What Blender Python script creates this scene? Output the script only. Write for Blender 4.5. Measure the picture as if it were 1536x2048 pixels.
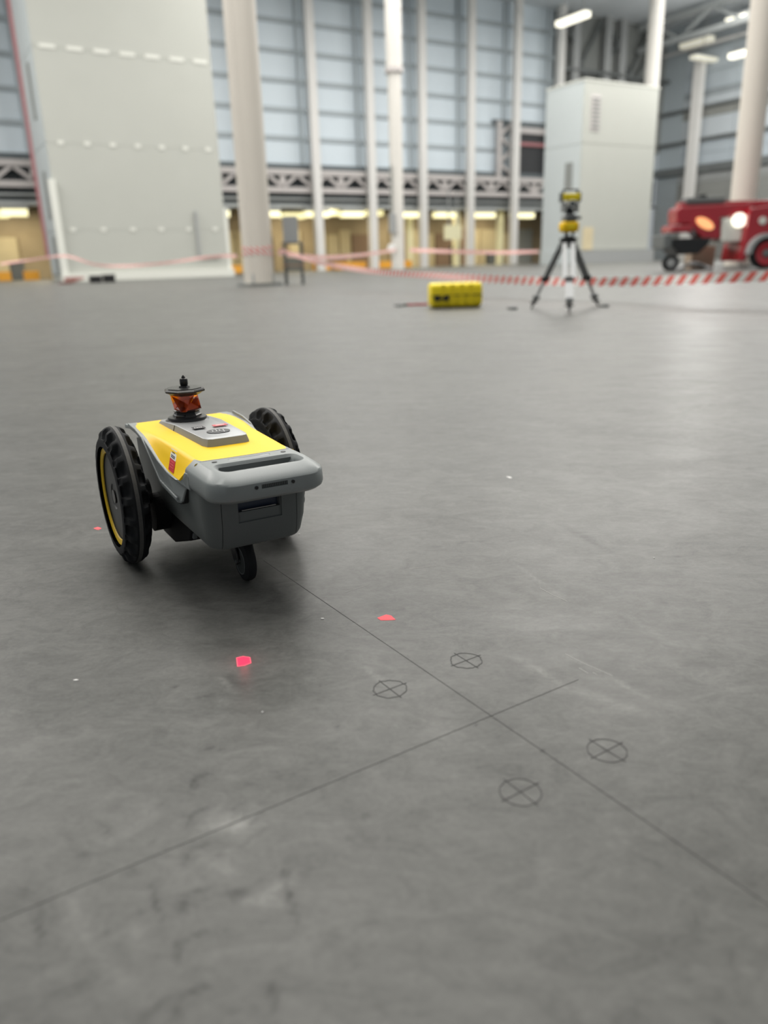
import bpy, bmesh, math, random
import numpy as np
from mathutils import Vector, Matrix
for o in list(bpy.data.objects): bpy.data.objects.remove(o)
S = bpy.context.scene; C = S.collection
R = math.radians; PI = math.pi
random.seed(7)
# ---------------------------------------------------------------- camera
W, H, FPX, CAMH = 1536, 2048, 1538.0, 0.65
_p, _r = R(18.0), R(1.66)
_dn = np.array([math.cos(_p)*math.sin(_r), math.cos(_p)*math.cos(_r), math.sin(_p)])
_yc = np.array([0, 0, 1.]) - _dn*_dn[2]; _yc /= np.linalg.norm(_yc)
_zc = -_dn; _xc = np.cross(_yc, _zc)
RM = np.array([_xc, _yc, _zc])                      # world = RM @ (right, down, forward)
cam = bpy.data.cameras.new('camera'); co = bpy.data.objects.new('camera', cam); C.objects.link(co)
cam.sensor_fit = 'HORIZONTAL'; cam.sensor_width = 36.0; cam.lens = 36.0*FPX/W
cam.clip_start = 0.02; cam.clip_end = 600
M3 = Matrix(((RM[0][0], -RM[0][1], -RM[0][2]), (RM[1][0], -RM[1][1], -RM[1][2]), (RM[2][0], -RM[2][1], -RM[2][2])))
co.matrix_world = Matrix.Translation((0, 0, CAMH)) @ M3.to_4x4()
cam.dof.use_dof = True; cam.dof.focus_distance = 1.62; cam.dof.aperture_fstop = 2.7
S.camera = co
# ---------------------------------------------------------------- world, hall lamps and added fill lights
wd = bpy.data.worlds.new('world'); S.world = wd; wd.use_nodes = True
wd.node_tree.nodes['Background'].inputs[0].default_value = (0.90, 0.96, 1.0, 1)
wd.node_tree.nodes['Background'].inputs[1].default_value = 0.36
def area(name, loc, size, power, col=(1, .97, .92), rot=(0, 0, 0), sy=None):
    l = bpy.data.lights.new(name, 'AREA'); l.energy = power; l.size = size; l.color = col
    if sy: l.shape = 'RECTANGLE'; l.size_y = sy
    o = bpy.data.objects.new(name, l); o.location = loc; o.rotation_euler = rot; C.objects.link(o); return o
HA = R(30.5)                                        # the hall is turned against the view
def HW(u, v, z=0): return Vector((u*math.cos(HA)-v*math.sin(HA), u*math.sin(HA)+v*math.cos(HA), z))
for x, y, sz, e in [(2, 12, 16, 5200), (-14, 5, 20, 1400), (18, 6, 20, 1800)]:
    area('high_bay_and_fill', (x, y, 25.5), sz, e, rot=(0, 0, HA))
for u, v, e in [(10, 30, 5500), (36, 32, 6000), (64, 34, 5000), (28, 50, 5600), (48, 50, 6000), (76, 52, 3500), (60, 8, 5000), (-10, 48, 13000), (-12, 20, 4000)]:  # unseen overhead lamps; the strongest added to brighten the block's shaded side
    area('high_bay_and_fill', HW(u, v, 25.5), 16, e, rot=(0, 0, HA))
for u, v, e in [(48, 34, 900), (64, 48, 2000), (74, 38, 2200), (20, 38, 1000), (77, 60, 1500)]:  # added point lights, tied to no fixture, to brighten the ceiling
    l = bpy.data.lights.new('ceiling_fill_light', 'POINT'); l.energy = e; l.shadow_soft_size = 1.5; l.color = (1, .98, .94)
    o = bpy.data.objects.new('ceiling_fill_light', l); o.location = HW(u, v, 18.5); C.objects.link(o)
S.view_settings.view_transform = 'Standard'; S.view_settings.look = 'None'
S.view_settings.gamma = 1; S.view_settings.use_curve_mapping = False
S.view_settings.exposure = 0.0
# ---------------------------------------------------------------- materials
def mat(name, col, rough=.5, metal=0, spec=.5, noise=0, nscale=20, bump=0, emit=None, estr=0, coat=0, trans=0):
    m = bpy.data.materials.new(name); m.use_nodes = True; nt = m.node_tree; b = nt.nodes['Principled BSDF']
    b.inputs['Base Color'].default_value = (*col, 1); b.inputs['Roughness'].default_value = rough
    b.inputs['Metallic'].default_value = metal; b.inputs['Specular IOR Level'].default_value = spec
    if coat: b.inputs['Coat Weight'].default_value = coat; b.inputs['Coat Roughness'].default_value = .1
    if trans: b.inputs['Transmission Weight'].default_value = trans
    if emit: b.inputs['Emission Color'].default_value = (*emit, 1); b.inputs['Emission Strength'].default_value = estr
    tc = nt.nodes.new('ShaderNodeTexCoord'); nz = nt.nodes.new('ShaderNodeTexNoise')
    nz.inputs['Scale'].default_value = nscale; nz.inputs['Detail'].default_value = 4
    nt.links.new(tc.outputs['Object'], nz.inputs['Vector'])
    if noise:
        mx = nt.nodes.new('ShaderNodeMix'); mx.data_type = 'RGBA'
        mx.inputs[6].default_value = (*[c*(1-noise) for c in col], 1); mx.inputs[7].default_value = (*[min(1, c*(1+noise)) for c in col], 1)
        nt.links.new(nz.outputs['Fac'], mx.inputs[0]); nt.links.new(mx.outputs[2], b.inputs['Base Color'])
    if bump:
        bp = nt.nodes.new('ShaderNodeBump'); bp.inputs['Strength'].default_value = bump; bp.inputs['Distance'].default_value = .002
        nt.links.new(nz.outputs['Fac'], bp.inputs['Height']); nt.links.new(bp.outputs[0], b.inputs['Normal'])
    return m
M = dict(
 siding=mat('siding', (.65, .73, .79), .45, noise=.04, nscale=.4),
 girt=mat('girt', (.38, .43, .46), .5, noise=.05),
 steel_white=mat('steel_white', (.70, .69, .67), .45, noise=.04, nscale=1),
 column=mat('column_paint', (.70, .655, .585), .5, noise=.04, nscale=1),
 column_white=mat('column_paint_white', (.66, .64, .60), .5, noise=.04, nscale=1),
 truss=mat('truss_paint', (.52, .49, .48), .5, noise=.05),
 block=mat('block_panel', (.42, .43, .395), .6, noise=.03, nscale=.6),
 block_light=mat('block_plate', (.66, .67, .62), .6, noise=.03),
 block_cool=mat('block_panel_cool', (.47, .51, .515), .6, noise=.03, nscale=.6),
 slit=mat('dark_slit', (.22, .23, .22), .6, noise=.1),
 dark=mat('dark_recess', (.035, .037, .04), .7, noise=.2),
 ceil=mat('ceiling_panel', (.62, .66, .69), .6, noise=.04, nscale=.3),
 magenta=mat('red_edge', (.38, .16, .17), .5, noise=.05),
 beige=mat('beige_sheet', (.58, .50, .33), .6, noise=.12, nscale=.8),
 beige_dark=mat('beige_dark_sheet', (.36, .29, .19), .6, noise=.2, nscale=.8),  # darker beige for the bay wall and some of its sheets
 darksteel=mat('dark_fascia', (.10, .12, .13), .5, noise=.1),
 fascia=mat('grey_fascia', (.36, .38, .38), .5, noise=.08),
 lampbay=mat('lamp_yellow', (.9, .9, .7), .5, emit=(1, .90, .45), estr=1.05, noise=.01),
 lamphall=mat('lamp_white', (.9, .9, .8), .5, emit=(1, .95, .78), estr=1.6, noise=.01),
 lampdim=mat('lamp_dim', (.8, .8, .7), .5, emit=(1, .94, .75), estr=.35, noise=.01),
 orange=mat('orange_plastic', (.85, .40, .04), .5, noise=.05),
 brown=mat('brown_board', (.25, .17, .12), .7, noise=.2),
 cardboard=mat('cardboard', (.35, .27, .20), .8, noise=.1),
 dkgrey=mat('dark_grey_paint', (.12, .13, .13), .5, noise=.1),
 midgrey=mat('mid_grey_paint', (.33, .34, .34), .5, noise=.1),
 bluepale=mat('blue_pale_siding', (.44, .48, .51), .45, noise=.05, nscale=.4),
 bluegrey=mat('blue_grey_siding', (.27, .30, .32), .45, noise=.06, nscale=.4),
 bluelight=mat('blue_light_siding', (.40, .45, .49), .45, noise=.06, nscale=.4),
 greywarm=mat('warm_grey_siding', (.24, .245, .23), .5, noise=.06, nscale=.4),
 machine_red=mat('machine_red', (.32, .009, .018), .22, noise=.08, nscale=3, coat=.6),
 rubber=mat('rubber', (.012, .013, .0145), .8, spec=.3, noise=.2, nscale=60, bump=.2),
 rubber_band=mat('rubber_worn', (.085, .083, .078), .7, noise=.25, nscale=90, bump=.2),
 hub=mat('hub_plastic', (.035, .038, .038), .5, noise=.08, nscale=90, bump=.1),
 black=mat('black_plastic', (.012, .012, .013), .35, noise=.1),
 blacksatin=mat('black_anodised', (.018, .018, .019), .28, noise=.1),
 yellow=mat('yellow_shell', (1.0, .62, .001), .48, spec=.35, noise=.015, nscale=3),
 yellow_ring=mat('yellow_ring', (.80, .52, .02), .45, noise=.03),
 case=mat('case_yellow', (.98, .76, .008), .4, noise=.03),
 shell=mat('grey_shell', (.25, .272, .272), .42, noise=.05, nscale=400, bump=.05),
 bin=mat('grey_bin', (.115, .128, .126), .5, noise=.06, nscale=400, bump=.08),
 matte=mat('matte_black', (.012, .012, .013), .75, spec=.25, noise=.1),
 module=mat('grey_module', (.36, .375, .38), .38, metal=.2, noise=.03, nscale=500),
 seam=mat('seam_dark', (.012, .013, .014), .7, noise=.1),
 logo=mat('logo_dark', (.05, .053, .055), .5, noise=.05),
 logo_light=mat('logo_light', (.42, .43, .43), .5, noise=.02),
 white=mat('sticker_white', (.82, .82, .80), .5, noise=.02),
 red=mat('sticker_red', (.55, .02, .03), .5, noise=.05),
 pink=mat('sticker_pink_red', (.75, .10, .12), .4, noise=.05),
 ink=mat('ink', (.03, .03, .035), .6, noise=.05),
 steel=mat('steel', (.5, .5, .5), .3, metal=1, noise=.05),
 navy=mat('navy_strip', (.02, .03, .06), .35, noise=.1),
 print_ink=mat('print_ink', (.05, .05, .05), .7, noise=.3, nscale=400),
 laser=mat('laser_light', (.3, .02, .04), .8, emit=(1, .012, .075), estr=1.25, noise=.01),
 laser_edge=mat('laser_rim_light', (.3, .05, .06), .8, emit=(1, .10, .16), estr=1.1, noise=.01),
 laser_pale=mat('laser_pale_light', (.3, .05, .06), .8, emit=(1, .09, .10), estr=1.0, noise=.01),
 leg_white=mat('leg_white', (.75, .76, .76), .4, noise=.03),
 chip=mat('paint_chip', (.75, .74, .72), .7, noise=.1),
)
# amber prism glass with coloured facets
m = M['prism'] = mat('prism_glass', (.60, .045, .008), .12, coat=1, spec=1)
nt = m.node_tree; vo = nt.nodes.new('ShaderNodeTexVoronoi'); vo.inputs['Scale'].default_value = 75
tc = [n for n in nt.nodes if n.type == 'TEX_COORD'][0]; nt.links.new(tc.outputs['Object'], vo.inputs['Vector'])
rp_ = nt.nodes.new('ShaderNodeValToRGB'); rp_.color_ramp.elements[0].color = (.16, .012, .004, 1); rp_.color_ramp.elements[1].color = (1.0, .13, .012, 1)
sx = nt.nodes.new('ShaderNodeSeparateColor'); nt.links.new(vo.outputs['Color'], sx.inputs[0]); nt.links.new(sx.outputs[0], rp_.inputs[0])
nt.links.new(rp_.outputs[0], nt.nodes['Principled BSDF'].inputs['Base Color'])
nt.nodes['Principled BSDF'].inputs['Metallic'].default_value = .35
# red and white diagonal barrier tape (stripes are print on a flat tape)
def tape_mat(name, red, white, per):
    m = mat(name, white, .45); nt = m.node_tree; b = nt.nodes['Principled BSDF']
    uv = nt.nodes.new('ShaderNodeUVMap'); s = nt.nodes.new('ShaderNodeSeparateXYZ'); nt.links.new(uv.outputs[0], s.inputs[0])
    a = nt.nodes.new('ShaderNodeMath'); a.operation = 'MULTIPLY_ADD'; a.inputs[1].default_value = .09; nt.links.new(s.outputs[1], a.inputs[0]); nt.links.new(s.outputs[0], a.inputs[2])
    d = nt.nodes.new('ShaderNodeMath'); d.operation = 'DIVIDE'; d.inputs[1].default_value = per; nt.links.new(a.outputs[0], d.inputs[0])
    f = nt.nodes.new('ShaderNodeMath'); f.operation = 'FRACT'; nt.links.new(d.outputs[0], f.inputs[0])
    g = nt.nodes.new('ShaderNodeMath'); g.operation = 'GREATER_THAN'; g.inputs[1].default_value = .5; nt.links.new(f.outputs[0], g.inputs[0])
    mx = nt.nodes.new('ShaderNodeMix'); mx.data_type = 'RGBA'; mx.inputs[6].default_value = (*white, 1); mx.inputs[7].default_value = (*red, 1)
    nt.links.new(g.outputs[0], mx.inputs[0]); nt.links.new(mx.outputs[2], b.inputs['Base Color']); return m
M['tape'] = tape_mat('barrier_tape', (.80, .16, .13), (.90, .88, .84), .20)

# ---------------------------------------------------------------- helpers
def tag(o, label=None, cat=None, group=None, kind=None):
    if label: o['label'] = label
    if cat: o['category'] = cat
    if group: o['group'] = group
    if kind: o['kind'] = kind
    return o
def thing(name, label, cat, loc=(0, 0, 0), rz=0, group=None):
    o = bpy.data.objects.new(name, None); C.objects.link(o); o.location = loc; o.rotation_euler = (0, 0, rz)
    return tag(o, label, cat, group)
def link(name, me, m, parent=None):
    if m and not me.materials: me.materials.append(m)
    o = bpy.data.objects.new(name, me); C.objects.link(o)
    if parent: o.parent = parent
    return o
def obj(name, bm, m, parent=None, smooth=False, bevel=0, seg=2):
    bmesh.ops.recalc_face_normals(bm, faces=bm.faces)
    me = bpy.data.meshes.new(name); bm.to_mesh(me); bm.free()
    if smooth: me.shade_smooth()
    o = link(name, me, m, parent)
    if bevel:
        b = o.modifiers.new('b', 'BEVEL'); b.width = bevel; b.segments = seg; b.limit_method = 'ANGLE'; b.angle_limit = R(35)
        b.harden_normals = False
    if smooth:
        try: me.set_sharp_from_angle(angle=R(38))
        except Exception: pass
    return o
def box(bm, x0, x1, y0, y1, z0, z1, rz=0, c=None):
    r = bmesh.ops.create_cube(bm, size=1)['verts']
    T = Matrix.Translation(((x0+x1)/2, (y0+y1)/2, (z0+z1)/2)) @ Matrix.Diagonal((x1-x0, y1-y0, z1-z0, 1))
    if rz: T = Matrix.Translation(c) @ Matrix.Rotation(rz, 4, 'Z') @ Matrix.Translation(-Vector(c)) @ T
    bmesh.ops.transform(bm, matrix=T, verts=r); return bm
def B(*a, **k): return box(bmesh.new(), *a, **k)
def bar(bm, p, q, w, d=None):                       # square bar from p to q
    p, q = Vector(p), Vector(q); v = q-p; r = bmesh.ops.create_cube(bm, size=1)['verts']
    T = Matrix.Translation((p+q)/2) @ v.to_track_quat('Z', 'Y').to_matrix().to_4x4() @ Matrix.Diagonal((w, d or w, v.length, 1))
    bmesh.ops.transform(bm, matrix=T, verts=r); return bm
def tube(bm, p, q, r0, r1=None, n=16):
    p, q = Vector(p), Vector(q); v = q-p
    r = bmesh.ops.create_cone(bm, cap_ends=True, segments=n, radius1=r0, radius2=r0 if r1 is None else r1, depth=v.length)['verts']
    bmesh.ops.transform(bm, matrix=Matrix.Translation((p+q)/2) @ v.to_track_quat('Z', 'Y').to_matrix().to_4x4(), verts=r); return bm
def lathe(bm, prof, n=32, axis='Z', c=(0, 0, 0), rot=0, disp=None, cap=True):
    rings = []
    for i, (r, z) in enumerate(prof):
        ring = []
        for k in range(n):
            a = 2*PI*k/n+rot; rr = r+(disp(i, a) if disp else 0)
            x, y = rr*math.cos(a), rr*math.sin(a)
            p = (x, y, z) if axis == 'Z' else (x, z, y)
            ring.append(bm.verts.new((p[0]+c[0], p[1]+c[1], p[2]+c[2])))
        rings.append(ring)
    for a, b in zip(rings, rings[1:]):
        for k in range(n): bm.faces.new((a[k], a[(k+1) % n], b[(k+1) % n], b[k]))
    for rg in (rings[0], rings[-1]) if cap else ():
        try: bm.faces.new(rg)
        except ValueError: pass
    return bm
def loft(bm, secs, cap=True):
    rings = [[bm.verts.new(p) for p in s] for s in secs]; n = len(secs[0])
    for a, b in zip(rings, rings[1:]):
        for k in range(n): bm.faces.new((a[k], a[(k+1) % n], b[(k+1) % n], b[k]))
    if cap: bm.faces.new(rings[0]); bm.faces.new(rings[-1])
    return bm
def prism_y(bm, poly, y0, y1):                      # (x, z) outline extruded along y
    return loft(bm, [[(x, y0, z) for x, z in poly], [(x, y1, z) for x, z in poly]])
def rrect(x0, x1, hw, r, z, r2=None, n=6):           # rounded plan outline; front corners radius r, rear corners r2
    r2 = r if r2 is None else r2; pts = []
    for cx, cy, a0, rr in ((x1-r, hw-r, 0, r), (x0+r2, hw-r2, 90, r2), (x0+r2, -hw+r2, 180, r2), (x1-r, -hw+r, 270, r)):
        for k in range(n+1):
            a = R(a0+90*k/n); pts.append((cx+rr*math.cos(a), cy+rr*math.sin(a), z))
    return pts
def boolean(o, cutters):
    for cbm in cutters:
        bmesh.ops.recalc_face_normals(cbm, faces=cbm.faces)
        me = bpy.data.meshes.new('cut'); cbm.to_mesh(me); cbm.free(); c = bpy.data.objects.new('cut', me); C.objects.link(c); c.parent = o.parent; bpy.context.view_layer.update()
        md = o.modifiers.new('bool', 'BOOLEAN'); md.object = c; md.operation = 'DIFFERENCE'; md.solver = 'EXACT'
        dg = bpy.context.evaluated_depsgraph_get(); dg.update()
        new = bpy.data.meshes.new_from_object(o.evaluated_get(dg))
        mats = list(o.data.materials); o.modifiers.remove(md); old = o.data; o.data = new
        bpy.data.meshes.remove(old); bpy.data.objects.remove(c); bpy.data.meshes.remove(me)
    try: o.data.set_sharp_from_angle(angle=R(30))
    except Exception: pass
def text_mesh(s, size, shear=0):
    cu = bpy.data.curves.new('t', 'FONT'); cu.body = s; cu.size = size; cu.align_x = 'CENTER'; cu.align_y = 'CENTER'; cu.shear = shear; cu.extrude = .00012
    o = bpy.data.objects.new('t', cu); C.objects.link(o); dg = bpy.context.evaluated_depsgraph_get(); dg.update()
    me = bpy.data.meshes.new_from_object(o.evaluated_get(dg)); bpy.data.objects.remove(o); bpy.data.curves.remove(cu); return me

def px(x, y, z=0.0):                                 # the point of the photograph at height z
    d = RM @ np.array([x-W/2, y-H/2, FPX]); t = (z-CAMH)/d[2]; return Vector((d[0]*t, d[1]*t, z))
def pd(x, y, dep):                                   # the point at horizontal distance dep ahead
    d = RM @ np.array([x-W/2, y-H/2, FPX]); t = dep/d[1]; return Vector((d[0]*t, d[1]*t, CAMH+d[2]*t))

# ---------------------------------------------------------------- floor
def floor():
    fx = np.arange(-1.35, 1.60001, .006); fy = np.arange(.40, 2.50001, .006)
    cx0 = -np.geomspace(1.36, 150, 30)[::-1]; cx1 = np.geomspace(1.61, 200, 30)
    cy0 = np.linspace(-40, .35, 10); cy1 = np.geomspace(2.52, 220, 30)
    xs = np.concatenate([cx0, fx, cx1]); ys = np.concatenate([cy0, fy, cy1])
    nx, ny = len(xs), len(ys); X, Y = np.meshgrid(xs, ys)
    v = np.zeros((ny*nx, 3), np.float32); v[:, 0] = X.ravel(); v[:, 1] = Y.ravel()
    i = np.arange(ny-1)[:, None]*nx+np.arange(nx-1)[None]; q = np.stack([i, i+1, i+nx+1, i+nx], -1).reshape(-1, 4)
    me = bpy.data.meshes.new('floor'); me.vertices.add(len(v)); me.vertices.foreach_set('co', v.ravel())
    me.loops.add(q.size); me.loops.foreach_set('vertex_index', q.ravel().astype(np.int32))
    me.polygons.add(len(q)); me.polygons.foreach_set('loop_start', np.arange(0, q.size, 4, dtype=np.int32)); me.update(calc_edges=True)
    st = np.zeros(nx*ny, np.float32); P = v[:, :2]
    rg = np.random.RandomState(4)
    near = (P[:, 0] > -1.4) & (P[:, 0] < 1.65) & (P[:, 1] > .38) & (P[:, 1] < 2.55); idx = np.where(near)[0]; Q = P[idx]; acc = np.zeros(len(idx), np.float32)
    def seg(a, b, w, s, soft=1.0):
        A = np.array(px(*a))[:2]; Bp = np.array(px(*b))[:2]; d = Bp-A; L = max(1e-6, (d**2).sum())
        t = np.clip(((Q-A)@d)/L, 0, 1); D = np.sqrt(((Q-A-t[:, None]*d)**2).sum(1))
        return s*np.exp(-(D/w)**2)*(.35+.65*np.sin(PI*np.clip(t, .05, .95)))
    # pale scuffs and patches, then dark pits and tyre prints
    for a, b, w, s in [((1030, 1315), (1130, 1370), .010, .34), ((1130, 1370), (1290, 1430), .012, .26), ((1130, 1310), (1215, 1350), .005, .30), ((1215, 1350), (1290, 1395), .004, .2),
        ((730, 1335), (775, 1372), .006, .35), ((435, 1350), (470, 1388), .008, .30), ((430, 1395), (460, 1405), .005, .25),
        ((405, 1660), (500, 1630), .013, .30), ((430, 1650), (525, 1655), .016, .30), ((380, 1700), (470, 1730), .016, .22), ((460, 1735), (440, 1750), .014, .2), ((500, 1805), (580, 1770), .009, .36), ((500, 1780), (560, 1812), .008, .34), ((540, 1745), (600, 1780), .012, .22),
        ((110, 1730), (190, 1900), .008, .16), ((190, 1900), (300, 2020), .010, .15), ((270, 1850), (285, 1920), .008, .25), ((1100, 1320), (1536, 1480), .016, .12), ((1350, 1330), (1536, 1400), .02, .16),
        ((1000, 980), (1110, 1000), .05, .14), ((880, 1080), (960, 1070), .04, .12), ((1440, 900), (1536, 890), .03, .2), ((1180, 820), (1300, 800), .03, .2), ((700, 1060), (820, 1045), .02, .12),
        ((860, 1400), (900, 1500), .03, .12), ((0, 1470), (130, 1530), .03, .10), ((560, 1430), (700, 1400), .02, .08), ((1020, 1120), (1130, 1200), .004, .22), ((1230, 1220), (1370, 1300), .008, .1)]:
        acc += seg(a, b, w, s)
    for a, b, w, s in [((1125, 1050), (1225, 1105), .012, -.30), ((760, 1190), (900, 1280), .05, -.12), ((880, 1200), (1010, 1300), .06, -.14), ((920, 1090), (960, 1100), .012, -.2),
        ((1130, 700), (1300, 760), .1, -.12), ((960, 900), (1230, 900), .09, -.12), ((1380, 880), (1480, 900), .03, -.12), ((0, 1790), (140, 1790), .03, -.10), ((560, 1700), (640, 1740), .03, -.12), ((1400, 1440), (1536, 1500), .04, -.10),
        ((1060, 1620), (1200, 1640), .03, -.07), ((960, 1530), (1120, 1540), .02, -.12), ((0, 1320), (300, 1340), .04, -.05), ((110, 1640), (175, 1720), .004, -.28), ((690, 1620), (750, 1700), .004, -.22), ((1385, 1440), (1420, 1500), .015, -.08)]:
        acc += seg(a, b, w, s)
    for (x, y) in [(385, 1555), (378, 1625), (370, 1700), (363, 1790), (356, 1880), (352, 1990)]:
        k = (y-1400)/600; e = 22+30*k
        acc += seg((x, y+e), (x+2, y+6), .0045, -.60); acc += seg((x+2, y+4), (x+e*1.5, y-e*.45), .0045, -.50)
        acc += seg((x+e*1.5, y-e*.45), (x+e*3, y-e*.2), .004, -.14); acc += seg((x+e*3, y-e*.2), (x+e*4.4, y-e*1.2), .004, -.15)
    for a, b in [((398, 1505), (430, 1493)), ((300, 1765), (325, 1850)), ((80, 1825), (78, 1890)), ((458, 1783), (520, 1783)), ((540, 1965), (555, 2040)), ((530, 1620), (500, 1650)), ((340, 1990), (280, 2040)), ((560, 1730), (600, 1860)), ((395, 1395), (425, 1390)), ((205, 1000+650), (230, 1680))]:
        acc += seg(a, b, .0035, -.55)
    for (x, y, r, s) in [(290, 1530, .006, -.45), (348, 1375, .003, -.9), (443, 1498, .004, -.4), (324, 1610, .006, -.35), (672, 1455, .004, -.4), (668, 1486, .004, -.4), (674, 1512, .004, -.4), (662, 1545, .008, -.3), (731, 1633, .006, -.4), (1083, 1501, .004, -.4), (55, 1775, .012, -.25), (260, 1745, .008, -.3), (470, 1790, .008, -.4), (580, 1790, .008, -.35), (745, 1835, .008, -.35), (700, 1675, .005, -.25), (612, 1730, .005, -.25), (330, 1655, .004, -.3), (300, 1685, .005, -.25), (440, 1710, .005, -.25), (22, 1448, .004, -.35), (1355, 1114, .004, -.6), (572, 1750, .005, -.25), (950, 1450, .003, -.3)]:
        acc += seg((x, y), (x+.5, y), r, s)*2.0
    for k in range(260):                                  # small random pits and flecks
        x, y = rg.uniform(-1.2, 1.4), rg.uniform(.45, 2.4); D2 = (Q[:, 0]-x)**2+(Q[:, 1]-y)**2; r = rg.uniform(.003, .008)
        acc += (-.22 if rg.rand() < .7 else .12)*rg.uniform(.4, 1)*np.exp(-D2/r**2)
    st[idx] = np.where(acc > 0, acc*1.6, acc*.9)
    at = me.attributes.new('wear', 'FLOAT', 'POINT'); at.data.foreach_set('value', st)
    m = mat('polished_concrete', (.2, .2, .19), .4); nt = m.node_tree; b = nt.nodes['Principled BSDF']; N = nt.nodes.new; L = nt.links.new
    tc = N('ShaderNodeTexCoord'); mp = N('ShaderNodeMapping'); L(tc.outputs['Object'], mp.inputs[0]); mp.inputs['Rotation'].default_value = (0, 0, R(57)); mp.inputs['Scale'].default_value = (.75, 1.25, 1)
    def nz(scale, det, src, dist=0, rough=.55):
        n = N('ShaderNodeTexNoise'); n.inputs['Scale'].default_value = scale; n.inputs['Detail'].default_value = det; n.inputs['Distortion'].default_value = dist; n.inputs['Roughness'].default_value = rough; L(src, n.inputs['Vector']); return n.outputs['Fac']
    def mth(op, a, bb, c=None):
        n = N('ShaderNodeMath'); n.operation = op
        for i, s in enumerate((a, bb, c)):
            if s is None: continue
            if isinstance(s, (int, float)): n.inputs[i].default_value = s
            else: L(s, n.inputs[i])
        return n.outputs[0]
    w = mth('MULTIPLY_ADD', nz(2.2, 6, mp.outputs[0], 1.2), .60, -.30)
    w = mth('ADD', w, mth('MULTIPLY_ADD', nz(13, 8, mp.outputs[0], 1.5, .70), 1.3, -.65))
    w = mth('ADD', w, mth('MULTIPLY_ADD', nz(110, 6, tc.outputs['Object'], .3, .75), .50, -.25))
    w = mth('ADD', w, mth('MULTIPLY_ADD', nz(.3, 3, tc.outputs['Object'], .5), .30, -.15))
    w = mth('ADD', w, mth('MULTIPLY_ADD', nz(38, 9, mp.outputs[0], 2.2, .72), .75, -.375))
    n2 = nz(40, 10, mp.outputs[0], 2.5, .75); w = mth('ADD', w, mth('MULTIPLY', mth('GREATER_THAN', n2, .66), .05))
    ga = N('ShaderNodeAttribute'); ga.attribute_name = 'wear'; wear = mth('MULTIPLY', ga.outputs['Fac'], mth('MAXIMUM', mth('MULTIPLY_ADD', nz(45, 8, mp.outputs[0], 1.5, .7), 4.5, -1.35), .35))
    w = mth('ADD', w, wear); k = mth('ADD', w, 1.0)
    hs = N('ShaderNodeVectorMath'); hs.operation = 'SCALE'; hs.inputs[0].default_value = (.101, .1015, .096); L(k, hs.inputs[3]); L(hs.outputs[0], b.inputs['Base Color'])
    rr = mth('MULTIPLY_ADD', nz(3.0, 6, mp.outputs[0], 1), .22, .28); L(rr, b.inputs['Roughness'])
    b.inputs['Specular IOR Level'].default_value = .22
    bp = N('ShaderNodeBump'); bp.inputs['Strength'].default_value = .05; bp.inputs['Distance'].default_value = .003; L(w, bp.inputs['Height']); L(bp.outputs[0], b.inputs['Normal'])
    o = link('floor', me, m); tag(o, 'grey polished concrete floor with scuffs and tyre prints', 'floor', kind='structure'); return o
FL = floor()
def scratch(pts, w, m='chip', name='scratch'):
    bm = bmesh.new(); P = [px(*p) for p in pts]
    for i, (a, c) in enumerate(zip(P, P[1:])):
        d = (c-a).normalized(); n = Vector((-d.y, d.x, 0))*w/2
        vs = [bm.verts.new(q+Vector((0, 0, z))) for z in (.00003, .0003) for q in (a-n, a+n, c+n, c-n)]
        for f in ((0, 1, 2, 3), (4, 5, 6, 7), (0, 1, 5, 4), (1, 2, 6, 5), (2, 3, 7, 6), (3, 0, 4, 7)): bm.faces.new([vs[j] for j in f])
    return obj(name, bm, M[m], FL)
M['scratch'] = mat('pale_scratch', (.36, .36, .34), .7, noise=.2, nscale=200)
for p in [[(819, 1138), (872, 1131)], [(1130, 1308), (1170, 1328), (1225, 1352)], [(1080, 1176), (1105, 1190), (1135, 1203)], [(1158, 1336), (1176, 1347)], [(1185, 1345), (1195, 1350)], [(690, 1185), (735, 1170)], [(905, 826), (990, 812)]]:
    scratch(p, .0012, 'scratch')

# printed layout lines and station marks
def line_thing(a, b, w, label):
    A, Bq = px(*a), px(*b); d = Bq-A; L = d.length; t = bmesh.new(); n = int(L/.006); ang = math.atan2(d.y, d.x); rg = random.Random(3)
    ring = []
    for i in range(n+1):
        ww = w/2*rg.uniform(.75, 1.2); x = L*i/n
        ring.append([t.verts.new((x, s*ww, z)) for s, z in ((-1, .0001), (1, .0001), (1, .0004), (-1, .0004))])
    for p_, q_ in zip(ring, ring[1:]):
        for k in range(4): t.faces.new((p_[k], p_[(k+1) % 4], q_[(k+1) % 4], q_[k]))
    t.faces.new(ring[0]); t.faces.new(ring[-1])
    o = obj('printed_line', t, M['print_ink']); o.location = A; o.rotation_euler = (0, 0, ang); tag(o, label, 'line marking'); return o
M['print_ink'].node_tree.nodes['Principled BSDF'].inputs['Roughness'].default_value = .8
line_thing((527, 1121), (1610, 1860), .0011, 'long thin black line printed on the floor, running from the robot caster to lower right')
line_thing((1157, 1359), (-40, 1857), .0009, 'thin black line printed across the floor, crossing the longer line at right angles')
LD = math.atan2(-.8398, .5429)
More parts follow.
